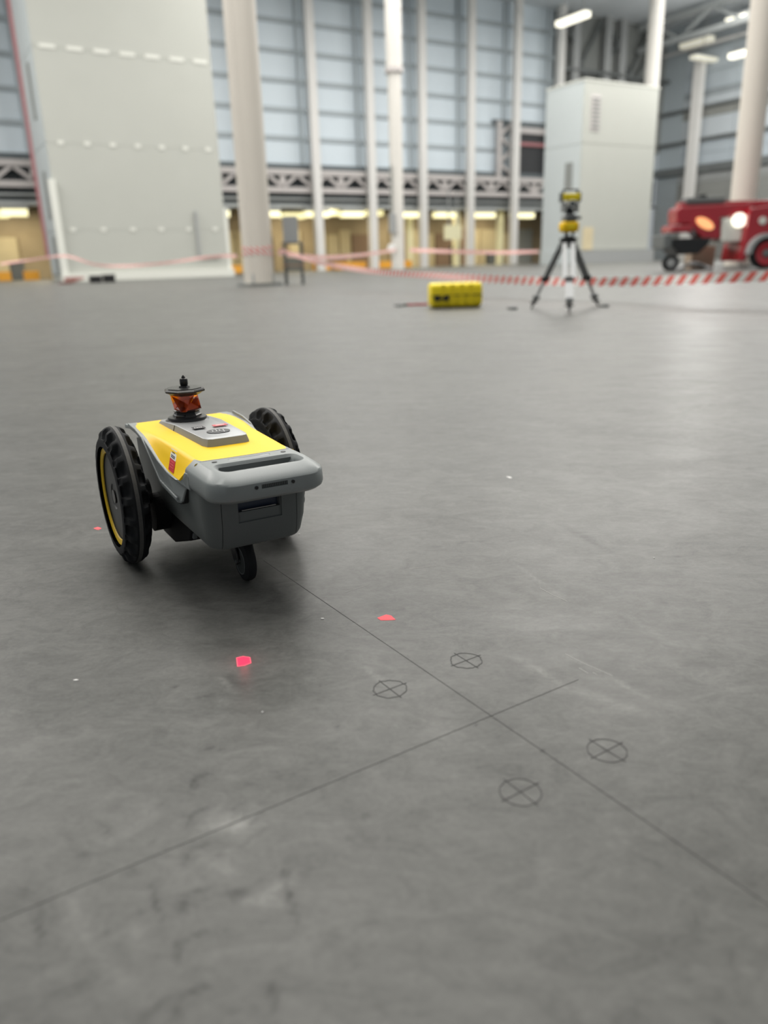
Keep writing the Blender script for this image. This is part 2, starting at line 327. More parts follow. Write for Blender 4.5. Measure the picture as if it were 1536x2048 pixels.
def mark(x, y, rad, label, dash):
    c = px(x, y); bm = bmesh.new(); n = 40; rg = random.Random(int(x))
    def quad(p, q, w, z=.0004):
        d = (q-p).normalized(); nn = Vector((-d.y, d.x, 0))*w/2
        vs = [bm.verts.new(r+Vector((0, 0, zz))) for zz in (.0001, z) for r in (p-nn, p+nn, q+nn, q-nn)]
        for f in ((0, 3, 2, 1), (4, 5, 6, 7), (0, 1, 5, 4), (1, 2, 6, 5), (2, 3, 7, 6), (3, 0, 4, 7)): bm.faces.new([vs[j] for j in f])
    pts = []
    for k in range(n):
        a = 2*PI*k/n; r = rad*(1+(rg.uniform(-.05, .05) if dash else rg.uniform(-.015, .015))); pts.append(Vector((r*math.cos(a), r*math.sin(a), 0)))
    for k in range(n): quad(pts[k], pts[(k+1) % n], .0016)
    ring = obj('ring', bm, M['print_ink']); bm = bmesh.new()
    for a in (LD, LD+PI/2):
        e = Vector((math.cos(a), math.sin(a), 0))*rad*1.22; quad(-e, e, .0015)
    cr = obj('cross', bm, M['print_ink'])
    t = thing('printed_target', label, 'target mark', c, group='crossed-circle marks printed beside the lines'); ring.parent = t; cr.parent = t
mark(932, 1321, .0265, 'crossed circle printed right of the long line, the farthest one beyond the crossing', 1)
mark(780, 1378, .0265, 'crossed circle printed left of the long line, beside a pale scuff', 1)
mark(1214, 1501, .0265, 'crossed circle printed rightmost on the floor, right of the long line', 0)
mark(1041, 1584, .0265, 'crossed circle printed nearest the camera, left of the long line', 0)
# laser spots: glowing patches painted for the laser light on the floor
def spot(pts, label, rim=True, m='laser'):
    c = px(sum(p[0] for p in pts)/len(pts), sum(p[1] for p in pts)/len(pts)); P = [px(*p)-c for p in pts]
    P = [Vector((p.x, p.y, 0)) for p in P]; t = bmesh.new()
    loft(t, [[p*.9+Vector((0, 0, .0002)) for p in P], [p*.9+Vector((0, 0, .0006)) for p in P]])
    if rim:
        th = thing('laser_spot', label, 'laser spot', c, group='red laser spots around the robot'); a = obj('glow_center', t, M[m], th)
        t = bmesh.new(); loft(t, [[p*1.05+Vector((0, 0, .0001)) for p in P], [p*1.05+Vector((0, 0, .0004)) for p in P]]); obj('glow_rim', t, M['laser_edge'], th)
        l = bpy.data.lights.new('laser_glow', 'POINT'); l.energy = .012; l.color = (1, .02, .06); l.shadow_soft_size = .008  # small light added above the patch to give it a halo
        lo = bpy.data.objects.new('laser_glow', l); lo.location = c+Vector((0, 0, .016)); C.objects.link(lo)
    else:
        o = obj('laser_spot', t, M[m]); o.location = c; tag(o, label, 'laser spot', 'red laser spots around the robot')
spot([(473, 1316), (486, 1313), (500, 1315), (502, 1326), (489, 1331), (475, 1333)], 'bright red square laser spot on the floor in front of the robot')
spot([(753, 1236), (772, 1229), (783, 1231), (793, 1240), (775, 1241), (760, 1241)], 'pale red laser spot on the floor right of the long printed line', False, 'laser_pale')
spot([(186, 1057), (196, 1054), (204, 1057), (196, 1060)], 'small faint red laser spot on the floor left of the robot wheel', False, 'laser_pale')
# little chips on the floor
for i, (x, y, s, lb) in enumerate([(152, 1361, .004, 'white paint chip on the floor at left, below the robot'), (525, 1425, .002, 'tiny white chip on the floor below the bright laser spot'), (1308, 1116, .0022, 'tiny white chip on the bare floor at far right'), (645, 1238, .004, 'small pale splinter beside the long printed line'), (598, 1069, .003, 'tiny white chip on the floor right behind the robot'), (1018, 955, .010, 'pale chip on the floor between robot and tripod')]):
    bm = bmesh.new(); rg = random.Random(i); n = 7
    P = [Vector((s*rg.uniform(.6, 1.1)*math.cos(2*PI*k/n)*1.4, s*rg.uniform(.4, .8)*math.sin(2*PI*k/n), 0)) for k in range(n)]
    loft(bm, [[p+Vector((0, 0, .0001)) for p in P], [p*.8+Vector((0, 0, .0015)) for p in P]])
    o = obj('paint_chip', bm, M['chip']); o.location = px(x, y); o.rotation_euler = (0, 0, i); tag(o, lb, 'debris')

# ================================================================ the robot
ROB = thing('layout_robot', 'yellow and grey wheeled layout-printing robot with a black-topped amber prism on the floor', 'robot', (-.439, 1.789, 0), R(-60))
# ---- grey bin
bm = bmesh.new()
loft(bm, [rrect(-.10, .366, .088, .032, .1135, .02), rrect(-.115, .3745, .0955, .035, .1175, .02), rrect(-.12, .380, .100, .038, .126, .02),
          rrect(-.125, .386, .107, .038, .16, .02), rrect(-.13, .390, .112, .038, .215, .02), rrect(-.13, .392, .113, .038, .262, .02)])
bin_ = obj('body_bin', bm, M['bin'], ROB, smooth=True)
cut = bmesh.new(); box(cut, .368, .42, -.044, .044, .191, .2165); c3 = []
c2 = [B(.365, .42, s*.079-.0006, s*.079+.0006, .11, .25) for s in (-1, 1)]
c4 = bmesh.new(); loft(c4, [[(.3835, -.046, .17), (.3835, .046, .17), (.3845, .046, .2185), (.3845, -.046, .2185)], [(.42, -.046, .17), (.42, .046, .17), (.42, .046, .2185), (.42, -.046, .2185)]])
boolean(bin_, [c4, cut]+c2)
obj('recess_panel', B(.3700, .3712, -.0437, .0437, .1912, .2163), M['navy'], ROB)
obj('grip_bar', tube(bmesh.new(), (.381, -.036, .193), (.381, .036, .193), .0014, n=10), M['steel'], ROB)
obj('latch_plate', B(.3815, .3842, -.0425, .0425, .1715, .1905), M['bin'], ROB, bevel=.0008)
# ---- front lid with carrying slot
def lidsec(x1, hw, r, z): return rrect(.295, x1, hw, r, z, .01, 8)
bm = bmesh.new()
loft(bm, [lidsec(.452, .107, .045, .234), lidsec(.464, .1128, .05, .2352), lidsec(.4735, .117, .052, .2415), lidsec(.4765, .1183, .052, .249), lidsec(.4755, .1175, .052, .2705), lidsec(.4725, .1153, .05, .2750), lidsec(.458, .1052, .046, .2832), lidsec(.444, .0985, .044, .2890), lidsec(.438, .0965, .042, .2901), lidsec(.430, .094, .038, .2904)])
lid = obj('front_lid', bm, M['shell'], ROB, smooth=True)
sl = bmesh.new()
def slotsec(g, z): return rrect(.380-g, .434+g*.5, .078+g, .022, z, .018, 6)
loft(sl, [slotsec(0, .255), slotsec(0, .277), slotsec(.004, .285), slotsec(.009, .2915), slotsec(.009, .31)])
led = bmesh.new(); box(led, .470, .5, -.026, .026, .2585, .2665)
grv = bmesh.new(); box(grv, .345, .3555, -.043, .043, .2898, .30)
cuts = [sl, led, grv]
boolean(lid, cuts)
obj('slot_dark_plate', B(.3818, .3830, -.0745, .0745, .256, .2862), M['dkgrey'], ROB)  # dark plate added over the slot's rear wall to make it dark
obj('slot_floor', B(.372, .436, -.080, .080, .2545, .2560), M['dkgrey'], ROB)
bm = bmesh.new(); box(bm, .4708, .4728, -.0255, .0255, .2590, .2660); obj('sensor_grille', bm, M['black'], ROB)
for k in range(14): obj('grille_rib', B(.4727, .4738, -.0238+k*.0036, -.0222+k*.0036, .2596, .2654), M['dkgrey'], ROB) if k == 0 else None
rib0 = [o for o in bpy.data.objects if o.name.startswith('grille_rib')][0]
for k in range(1, 14):
    c = rib0.copy(); C.objects.link(c); c.location = (0, k*.0036, 0)
for s in (-1, 1):
    obj('sensor_hole', tube(bmesh.new(), (.4745, s*.0365, .2625), (.4780, s*.0365, .2625), .0034, n=20), M['black'], ROB)
    obj('lid_screw', tube(bmesh.new(), (.352, s*.072, .288), (.352, s*.072, .2912), .0052, n=24), M['black'], ROB)
obj('name_strip', B(.3458, .3548, -.0425, .0425, .2892, .2903), M['module'], ROB, bevel=.0005)
obj('name_line', B(.3490, .3512, -.022, .022, .2903, .2906), M['midgrey'], ROB)
# ---- side rails (grey frame around the hood)
low = [(-.150, .282), (-.10, .289), (-.033, .286), (.020, .277), (.054, .260), (.104, .230), (.149, .205), (.262, .1965), (.272, .1965), (.282, .203), (.296, .230), (.306, .2345), (.325, .2345)]
up = [(.325, .262), (.318, .268), (.300, .2665), (.289, .2505), (.27, .2475), (.204, .249), (.136, .2595), (.079, .2745), (.035, .286), (-.003, .2915), (-.111, .2955), (-.145, .2935)]
for s in (-1, 1):
    def yo(x, d=0): return s*(.1295-d-.0105*min(1, max(0, (x-.262)/.036)))
    bm = bmesh.new(); rail = low+up; loft(bm, [[(x, s*.100, z) for x, z in rail], [(x, yo(x), z) for x, z in rail]])
    r_ = obj('side_rail', bm, M['shell'], ROB, bevel=.0022, seg=3)
    # raised lip following the lower edge
    bm = bmesh.new(); off = [(x, z+.007) for x, z in low[1:9]]; inn = [(x, z+.014) for x, z in low[1:9]]
    prism_y(bm, off+inn[::-1], s*.128, s*.1325); obj('rail_ridge', bm, M['shell'], ROB, bevel=.0018, seg=3)
    gp = [(x+.001, z-.0020) for x, z in low[2:11]]+[(x, z+.004) for x, z in low[2:11][::-1]]; bm = bmesh.new(); loft(bm, [[(x, s*.100, z) for x, z in gp], [(x, yo(x, .003), z) for x, z in gp]]); obj('rail_shadow_gap', bm, M['seam'], ROB)
# ---- yellow hood
st = [(-.142, .108, .2895, .1165, .2895), (-.13, .110, .2945, .118, .2935), (-.111, .1125, .2955, .1185, .2945), (-.05, .112, .2958, .120, .2935), (-.003, .110, .2955, .121, .2915), (.035, .1075, .2955, .1218, .286), (.079, .1050, .2952, .1228, .2745),
      (.136, .1025, .2948, .1242, .2595), (.204, .1000, .294, .1255, .249), (.25, .0985, .293, .1262, .248), (.283, .097, .2922, .1262, .2480), (.291, .0965, .292, .1225, .2560), (.300, .096, .2918, .1165, .2665), (.316, .0955, .291, .1115, .2700), (.326, .0950, .2905, .1075, .2790), (.332, .094, .2898, .1040, .2875)]
secs = []
for f_, wt, zt, ye, ze in st:
    sm = lambda t: (wt+(ye-wt)*t, zt+(ze-zt)*t)
    a = [(0, zt+.0006), (wt*.5, zt+.0004), (wt-.006, zt), (wt, zt-(zt-ze)*.04-.0003), (wt+(ye-wt)*.2, zt-(zt-ze)*.16-.0005), (wt+(ye-wt)*.55, zt-(zt-ze)*.55), (wt+(ye-wt)*.85, zt-(zt-ze)*.86), (ye, ze), (ye-.004, ze-.006), (0, ze-.006)]
    secs.append([(f_, y, z) for y, z in a]+[(f_, -y, z) for y, z in a[1:-1][::-1]])
bm = bmesh.new(); loft(bm, secs); hood = obj('hood', bm, M['yellow'], ROB, smooth=True)
# seam between hood and lid
obj('hood_seam', B(.3315, .3328, -.0945, .0945, .2885, .2906), M['seam'], ROB)
# ---- side label on the hood's visible flank
def flank(f_, t):                                    # t: 0 at the ridge, 1 at the lower edge
    for (a, b) in zip(st, st[1:]):
        if a[0] <= f_ <= b[0]:
            k = (f_-a[0])/(b[0]-a[0]); wt, zt, ye, ze = [a[i]+(b[i]-a[i])*k for i in (1, 2, 3, 4)]
            return Vector((f_, -(wt+(ye-wt)*t)-.0010, zt+(ze-zt)*(t*.96+.04)+.0006))
def sticker(f0, f1, t0, t1, m, name, off=0.0):
    bm = bmesh.new(); n = 4; g = []
    for i in range(n+1):
        g.append([bm.verts.new(flank(f0+(f1-f0)*j/2+.040*(t0+(t1-t0)*i/n-.1), t0+(t1-t0)*i/n)+Vector((0, -off, off*.5))) for j in range(3)])
    for i in range(n):
        for j in range(2): bm.faces.new((g[i][j], g[i][j+1], g[i+1][j+1], g[i+1][j]))
    o = obj(name, bm, m, ROB); sd = o.modifiers.new('s', 'SOLIDIFY'); sd.thickness = .0004; return o
lb = sticker(.170, .207, .10, .48, M['white'], 'warning_label_top'); lb2 = sticker(.170, .207, .48, .92, M['red'], 'warning_label_bottom')
for (t0, f0, f1) in ((.20, .180, .197), (.33, .176, .201), (.39, .176, .201)): sticker(f0, f1, t0, t0+.03, M['ink'], 'label_print', .0006)
for t0 in (.56, .66, .76): sticker(.176, .201, t0, t0+.03, M['pink'], 'label_print', .0006)
# ---- raised module on the hood
def modsec(g, z, zr): 
    P = [(-.104, -.056), (-.09, -.0625), (.03, -.0600), (.215, -.052), (.232, -.046), (.236, -.036), (.236, .036), (.232, .046), (.215, .052), (.03, .0600), (-.09, .0625), (-.104, .056)]
    out = []
    for x, y in P:
        xx = .066+(x-.066)*(1-g/.17); yy = y*(1-g/.055)
        out.append((xx, yy, zr+(z-zr)*min(1, max(0, (x+.104)/.13))))
    return out
bm = bmesh.new(); loft(bm, [modsec(0, .2935, .2935), modsec(.0005, .2965, .2955), modsec(.0045, .3090, .3005), modsec(.0065, .3103, .3012)])
mod = obj('sensor_module', bm, M['module'], ROB, smooth=True)
for s in (-1, 1):
    bm = bmesh.new(); loft(bm, [[(.030, s*.0590, .2965), (.0308, s*.0590, .2965), (.0308, s*.0606, .2965), (.030, s*.0606, .2965)], [(.030, s*.0545, .3086), (.0308, s*.0545, .3086), (.0308, s*.0563, .3086), (.030, s*.0563, .3086)]]); obj('module_seam', bm, M['seam'], ROB)
ZM = .3104
bm = bmesh.new(); lathe(bm, [(1, 0), (1, .0003)], 48)
bmesh.ops.transform(bm, matrix=Matrix.Translation((.162, .003, ZM)) @ Matrix.Diagonal((.0225, .0255, 1, 1)), verts=bm.verts); lg = obj('logo_disc', bm, M['logo'], ROB)
# slanted letter strokes of the round logo, read from the rear of the robot
def stroke(pts, w, parent_m):
    bm = bmesh.new()
    for a, b in zip(pts, pts[1:]):
        a3, b3 = Vector((*a, ZM+.0005)), Vector((*b, ZM+.0005)); bar(bm, a3, b3, .0004, w) if False else None
        d = (b3-a3).normalized(); n = Vector((-d.y, d.x, 0))*w/2
        loft(bm, [[a3-n-d*w*.3, a3+n-d*w*.3, b3+n+d*w*.3, b3-n+d*w*.3], [p+Vector((0, 0, .0004)) for p in (a3-n-d*w*.3, a3+n-d*w*.3, b3+n+d*w*.3, b3-n+d*w*.3)]])
    return obj('logo_letter', bm, parent_m, ROB)
# h and p: forward is down in the letters' own frame (read from behind: up = +f, right = -s)
def lt(x, y): return (.162+y, .003-x+.20*y*-1)
w = .0026
stroke([lt(-.0115, .019), lt(-.0115, -.010)], w, M['logo_light']); stroke([lt(-.0115, .007), lt(-.003, .007), lt(-.003, -.010)], w, M['logo_light'])
stroke([lt(.004, .007), lt(.004, -.019)], w, M['logo_light']); stroke([lt(.004, .007), lt(.0125, .007), lt(.0125, -.010), lt(.004, -.010)], w, M['logo_light'])
# small black and red stickers
obj('black_sticker', B(.087, .109, -.034, -.008, ZM-.0008, ZM+.0003), M['ink'], ROB)
me = text_mesh('GD', .013, .3); o = link('sticker_lettering', me, M['white'], ROB); o.location = (.098, -.021, ZM+.0004); o.rotation_euler = (0, 0, R(-90))
obj('red_sticker', B(.090, .108, .012, .044, ZM-.0008, ZM+.0003), M['pink'], ROB)
obj('sticker_print', B(.096, .101, .018, .038, ZM+.0003, ZM+.0005), M['chip'], ROB)
# ---- prism on its base
PX = -.055
def L(name, prof, m, n=40, y=0, rot=0, smooth=True): return obj(name, lathe(bmesh.new(), prof, n, c=(PX, y, 0), rot=rot), m, ROB, smooth=smooth)
L('prism_base', [(.040, .290), (.0525, .2955), (.0535, .3005), (.052, .303), (.046, .3045), (.046, .308), (.0445, .3105), (.034, .312)], M['blacksatin'])
L('prism_neck', [(.034, .311), (.034, .3155), (.031, .318), (.029, .322), (.0335, .3265), (.030, .3285)], M['blacksatin'], 8, 0, R(22.5), False)
def tri(zv, rad, a0, tr=.30):
    out = []
    for k in range(3):
        a = a0+2*PI*k/3; v = Vector((math.cos(a), math.sin(a), 0))*rad
        pr = Vector((math.cos(a-2*PI/3), math.sin(a-2*PI/3), 0))*rad; nx_ = Vector((math.cos(a+2*PI/3), math.sin(a+2*PI/3), 0))*rad
        out += [v+(pr-v)*tr*.5, v+(nx_-v)*tr*.5]
    return [(PX+p.x, p.y, zv) for p in out]
bm = bmesh.new(); a0 = R(-90)
bot = [bm.verts.new(p) for p in tri(.3262, .0445, a0+PI)]; top = [bm.verts.new(p) for p in tri(.3635, .0445, a0)]
# pair rings by angle and stitch triangular facets, each pressed in like a corner cube
def ang(v): return math.atan2(v.co.y, v.co.x-PX)
bot.sort(key=ang); top.sort(key=ang)
fs = []
for k in range(6):
    fs.append(bm.faces.new((bot[(k+1) % 6], bot[(k+2) % 6], top[(k+1) % 6], top[k])))
bm.faces.new(bot); bm.faces.new(top)
bmesh.ops.recalc_face_normals(bm, faces=bm.faces)
for f in fs:
    if f.calc_area() > 2e-4:
        r = bmesh.ops.poke(bm, faces=[f], offset=-.012)
obj('prism_glass', bm, M['prism'], ROB)
obj('prism_cap', lathe(bmesh.new(), [(.030, .362), (.036, .3645), (.042, .3685), (.049, .3715), (.0495, .3745), (.046, .3772), (.041, .3780), (.041, .3795), (.014, .3800), (.012, .3835)], 8, c=(PX, 0, 0), rot=R(10)), M['blacksatin'], ROB)
L('cap_knob', [(.0085, .381), (.0085, .3855), (.0095, .387), (.0095, .398), (.0082, .4005), (.005, .4015), (.004, .405), (.0012, .4085)], M['black'], 20)
# ---- wheels
def tyre(side):
    yc = side*.184; n = 288; hw = .030; nl = 20
    prof = [(-1.0, .116)]+[(w_, .127+.031*(1-abs(w_)**3)**.6) for w_ in [-.999]+[-.975+.05*q_ for q_ in range(40)]+[.999]]+[(1.0, .116)]
    bm = bmesh.new()
    def disp(i, a):
        w_, r = prof[i]
        if abs(w_) < .3: return 0
        ph = (a*nl/(2*PI)+(0 if w_ > 0 else .5)) % 1
        d = math.exp(-(((ph-.5)/.30)**6))*math.exp(-(((abs(w_)-.64)/.27)**6))
        d2 = math.exp(-((((ph+.5) % 1-.5)/.17)**4))*math.exp(-(((abs(w_)-.86)/.10)**4))
        return -.019*d-.010*d2
    lathe(bm, [(r, yc+w_*hw) for w_, r in prof], n, 'Y', disp=disp, cap=False)
    o = obj('tire', bm, M['rubber'], ROB, smooth=True); o.location = (0, 0, .158)
    bm = bmesh.new(); lathe(bm, [(.157, yc-.0046), (.1586, yc-.004), (.1586, yc+.004), (.157, yc+.0046)], 144, 'Y', cap=False); b = obj('tread_band', bm, M['rubber_band'], o, smooth=True)
    so = side
    def Y(d): return yc+so*d
    hubm = bmesh.new(); lathe(hubm, [(.118, Y(-.024)), (.118, Y(.018)), (.112, Y(.0225)), (.110, Y(.0205)), (.104, Y(.0195)), (.103, Y(.0165)), (.06, Y(.0185)), (.030, Y(.0190)), (.028, Y(.0165)), (.010, Y(.0165))], 96, 'Y')
    h_ = obj('wheel_hub', hubm, M['hub'], ROB, smooth=True); h_.location = (0, 0, .158)
    rg_ = bmesh.new(); lathe(rg_, [(.100, Y(.0190)), (.1005, Y(.0215)), (.1125, Y(.0232)), (.1135, Y(.0205))], 96, 'Y', cap=False); q = obj('yellow_ring', rg_, M['yellow_ring'], ROB, smooth=True); q.location = (0, 0, .158)
    bm = bmesh.new(); tube(bm, (0, Y(.015), 0), (0, Y(.0205), 0), .016, n=24); q = obj('hub_cap', bm, M['black'], ROB); q.location = (0, 0, .158)
    bm = bmesh.new(); tube(bm, (0, Y(-.06), 0), (0, Y(-.02), 0), .03, n=24); q = obj('axle', bm, M['black'], ROB); q.location = (0, 0, .158)
    return o
tyre(-1); tyre(1)
# ---- underside motor housing, skid and caster
bm = bmesh.new(); prism_y(bm, [(-.11, .115), (-.11, .06), (-.05, .036), (.045, .036), (.175, .078), (.20, .115)], -.090, .090); obj('motor_housing', bm, M['matte'], ROB, bevel=.004)
obj('motor_flange', tube(bmesh.new(), (0, -.125, .105), (0, .125, .105), .045, n=28), M['matte'], ROB)
CX = .272
bm = bmesh.new(); lathe(bm, [(.020, -.012), (.036, -.0125), (.0440, -.009), (.0462, -.003), (.0462, .003), (.0440, .009), (.036, .0125), (.020, .012)], 48, 'Y', c=(CX, 0, .0462)); obj('caster_wheel', bm, M['rubber'], ROB, smooth=True)
for s in (-1, 1):
    bm = bmesh.new(); prism_y(bm, [(CX-.060, .112), (CX-.020, .112), (CX+.004, .066), (CX+.008, .044), (CX-.004, .036), (CX-.018, .046), (CX-.045, .085)], s*.0165, s*.0205); obj('caster_fork', bm, M['black'], ROB, bevel=.001)
    bm = bmesh.new(); lathe(bm, [(.0285, s*.0127), (.0295, s*.0132), (.0305, s*.0127)], 40, 'Y', c=(CX, 0, .0462)); obj('caster_rim_line', bm, M['dkgrey'], ROB)
obj('caster_axle', tube(bmesh.new(), (CX, -.022, .0462), (CX, .022, .0462), .004, n=12), M['dkgrey'], ROB)
obj('caster_mount', tube(bmesh.new(), (CX-.04, 0, .098), (CX-.04, 0, .118), .026, n=24), M['black'], ROB)
obj('print_head_guard', B(CX-.075, CX-.058, .020, .032, .02, .115), M['black'], ROB, bevel=.002)
obj('under_skid', B(.10, .19, -.085, -.075, .085, .1135), M['dkgrey'], ROB, bevel=.002)

# ================================================================ the hall
VA, UB, ZC = 75.0, 87.0, 27.0
def hall(name, label=None, cat=None, kind=None, group=None):
    o = bpy.data.objects.new(name, None); C.objects.link(o); o.rotation_euler = (0, 0, HA); return tag(o, label, cat, group, kind)
def hobj(name, bm, m, label=None, cat=None, kind=None, group=None, bevel=0, smooth=False):
    o = obj(name, bm, m, None, smooth, bevel); o.rotation_euler = (0, 0, HA); return tag(o, label, cat, group, kind)
def cp(o, loc, parent=None, lab=None):
    c = o.copy(); C.objects.link(c); c.location = loc
    if parent: c.parent = parent
    return c
hobj('ceiling', B(-60, UB+.5, -60, VA+1, ZC, ZC+.4), M['ceil'], 'grey panelled hangar ceiling', 'ceiling', 'structure')
# --- back wall
WB = hobj('wall_back', B(-60, UB, VA+.25, VA+.6, 9.6, ZC), M['girt'], 'tall blue-grey clad back wall above a lattice girder', 'wall', 'structure')
zrows = [9.85+2.48*k for k in range(8)]
cols = [68.02-6.27*k for k in range(11)]
cu = sorted(cols)
first = None
for k in range(7):
    z0, z1 = zrows[k]+.2, min(zrows[k+1]-.2, ZC)
    for a, b in zip(cu, cu[1:]):
        if a > 67: continue
        if k < 2 and a > 61: continue
        mesh = B(-3.0, 3.0, 0, .16, 0, 2.1) if first is None else None
        if first is None: first = obj('cladding_panel', mesh, M['siding'], WB); first.location = ((a+b)/2, VA+.1, z0)
        else: cp(first, ((a+b)/2, VA+.1, z0), WB)
for z in zrows[:7]:
    o = obj('wall_girt', B(-30, 62 if 10.9 < z < 14 else 68.5, VA-.05, VA+.1, z-.21, z+.21), M['girt'], WB)
for u in cu:
    obj('wall_post_shade', B(u-.75, u-.45, VA-.03, VA+.05, 10.0, ZC), M['girt'], WB)
# door head and sill band
obj('dark_backing', B(-30, UB, VA+.3, VA+.6, 6.9, 9.6), M['darksteel'], WB)  # dark sheet added behind the girder so its gaps stay dark
obj('sill_beam', B(-30, 68.5, VA-.3, VA+.2, 9.5, 10.0), M['darksteel'], WB)
sl_n = ['at the left edge of the photo', 'hidden mostly by the tall grey block, left side', 'behind the tall grey block', 'behind the right part of the tall grey block', 'just behind the thick beige column', 'first to the right of the thick beige column', 'second to the right of the thick beige column', 'first to the right of the slim round column', 'second to the right of the slim round column', 'right beside the lattice post, left of the pale tower', 'rising just behind the left edge of the pale tower']
for i, u in enumerate(sorted(cols)):
    if u < 3: continue
    hobj('wall_stanchion', B(u-.42, u+.42, VA-1.85, VA-1.25, 0, ZC), M['steel_white'], 'white square stanchion '+sl_n[i], 'column', group='white stanchions along the back wall')
# truss in front of the back wall
TR = hall('lattice_girder', 'long grey lattice girder running across the back wall above the lit bays', 'girder')
obj('top_chord', B(2, 70, VA-1, VA-.4, 8.95, 9.45), M['truss'], TR); obj('bottom_chord', B(2, 70, VA-1, VA-.4, 7.35, 7.85), M['truss'], TR)
u = 4.6; k = 0; dg = None; vt = None
while u < 68:
    if dg is None:
        dg = obj('diagonal', bar(bmesh.new(), (0, 0, 0), (1.6, 0, 1.2), .30), M['truss'], TR); dg.location = (u, VA-.7, 7.8); dg2 = obj('diagonal', bar(bmesh.new(), (1.6, 0, 0), (0, 0, 1.2), .30), M['truss'], TR); dg2.location = (u+1.6, VA-.7, 7.8)
        vt = obj('vertical', B(-.28, .28, -.15, .15, 0, 1.2), M['truss'], TR); vt.location = (u, VA-.7, 7.8)
    else:
        cp(dg, (u, VA-.7, 7.8)); cp(dg2, (u+1.6, VA-.7, 7.8)); cp(vt, (u, VA-.7, 7.8))
    u += 3.2
# --- bay below: recessed, with lamps
BD = 9.0
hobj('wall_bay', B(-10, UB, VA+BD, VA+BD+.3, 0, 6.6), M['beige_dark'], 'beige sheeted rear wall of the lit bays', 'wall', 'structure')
WBY = bpy.data.objects['wall_bay']
rg = random.Random(11); u = 2.0; i = 0
while u < 72:
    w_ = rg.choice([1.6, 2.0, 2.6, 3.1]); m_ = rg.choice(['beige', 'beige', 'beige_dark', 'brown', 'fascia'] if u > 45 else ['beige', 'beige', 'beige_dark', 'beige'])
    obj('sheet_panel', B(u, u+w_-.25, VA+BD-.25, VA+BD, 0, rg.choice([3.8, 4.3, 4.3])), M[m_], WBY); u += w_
hobj('ceiling_bay', B(-10, UB, VA-.2, VA+BD, 6.4, 6.7), M['dkgrey'], 'dark ceiling of the lit bays', 'ceiling', 'structure')
FB = hobj('trim_fascia', B(-10, 70, VA-.2, VA+.1, 6.2, 7.2), M['darksteel'], 'dark fascia band under the lattice girder', 'beam', 'structure')
obj('fascia_strip', B(-10, 70, VA-.45, VA-.2, 6.0, 6.35), M['fascia'], FB)
obj('fascia_pipe', tube(bmesh.new(), (-10, VA-.5, 6.8), (70, VA-.5, 6.8), .12, n=10), M['fascia'], FB)
def lamp(u, v, z, L_, label, group, m='lampbay', hgt=.55, wd=.7, along='u', pend=None):
    t = thing('tube_lamp', label, 'lamp', HW(u, v, z), HA+(0 if along == 'u' else PI/2), group)
    bm = bmesh.new(); loft(bm, [[(-L_/2, -wd/2, 0), (L_/2, -wd/2, 0), (L_/2, wd/2, 0), (-L_/2, wd/2, 0)], [(-L_/2, -wd/2, hgt*.7), (L_/2, -wd/2, hgt*.7), (L_/2, wd/2, hgt*.7), (-L_/2, wd/2, hgt*.7)]])
    obj('diffuser', bm, M[m], t)
    obj('housing', B(-L_/2-.05, L_/2+.05, -wd/2-.04, wd/2+.04, hgt*.7, hgt), M['midgrey'], t)
    for x in (-L_*.35, L_*.35): obj('hanger', B(x-.03, x+.03, -.03, .03, hgt, (pend or hgt+.3)), M['midgrey'], t)
    return t
def u_at(x, v):                                      # hall u of the photograph's column x on the plane v
    az = math.atan((x-768)/1617.0); return v*math.tan(az+HA)
names = ['at the left edge of the hall', 'left of the tall grey block', 'between the tall block and the beige column', 'right behind the beige column', 'third bay from the beige column', 'left of the second stanchion', 'right of the second stanchion', 'just right of the slim round column', 'in the middle bay right of the slim column', 'two bays left of the pale tower', 'nearest the pale tower']
for (x, L_, dv), nm in zip([(20, 2.4, 1.5), (62, 2.0, -.8), (461, 1.9, -.8), (558, 2.2, -.8), (606, 2.4, 1.5), (652, 2.6, -.8), (722, 2.4, -.8), (835, 2.2, -.8), (905, 2.8, -.8), (980, 2.9, -.8), (1056, 3.2, -.8)], names):
    v = VA+dv; lamp(u_at(x, v), v, 5.1, L_, 'yellow glowing tube lamp under the fascia, '+nm, 'yellow lamps in the bays', hgt=.78, wd=.8, pend=1.25)
for (x, nm) in [(690, 'over the deep bay left of the slim column'), (760, 'over the deep bay behind the slim column')]:
    v = VA+3; lamp(u_at(x, v), v, 5.5, 2.6, 'yellow glowing tube lamp '+nm, 'yellow lamps in the bays', hgt=.8, wd=.8, pend=1.0)
for u in (10, 24, 38, 52, 64): area('bay_light', HW(u, VA+4, 6.2), 5, 700, (1, .88, .62), rot=(0, 0, HA))
# lattice post and dark window to the right
obj('opening_dark_slab', B(62.6, 68.3, VA-.1, VA+.3, 10.0, 14.3), M['dark'], WB)  # solid slab, coloured dark for the unlit inside of the opening
obj('opening_frame', B(59.6, 68.4, VA-.35, VA, 15.0, 15.4), M['darksteel'], WB); obj('opening_header', B(62.4, 68.4, VA-.3, VA, 14.2, 14.8), M['truss'], WB)
obj('opening_red_beam', B(63.3, 68.3, VA-.4, VA-.1, 12.9, 13.25), M['magenta'], WB)
LP = hall('lattice_post', 'short grey lattice post beside the dark opening left of the pale tower', 'girder')
for u in (60.1, 62.1): obj('chord', B(u-.22, u+.22, VA-.9, VA-.4, 9.5, 15.2), M['truss'], LP)
for k in range(4): obj('diagonal', bar(bmesh.new(), (60.1 if k % 2 else 62.1, VA-.65, 9.6+1.38*k), (62.1 if k % 2 else 60.1, VA-.65, 10.98+1.38*k), .3), M['truss'], LP)
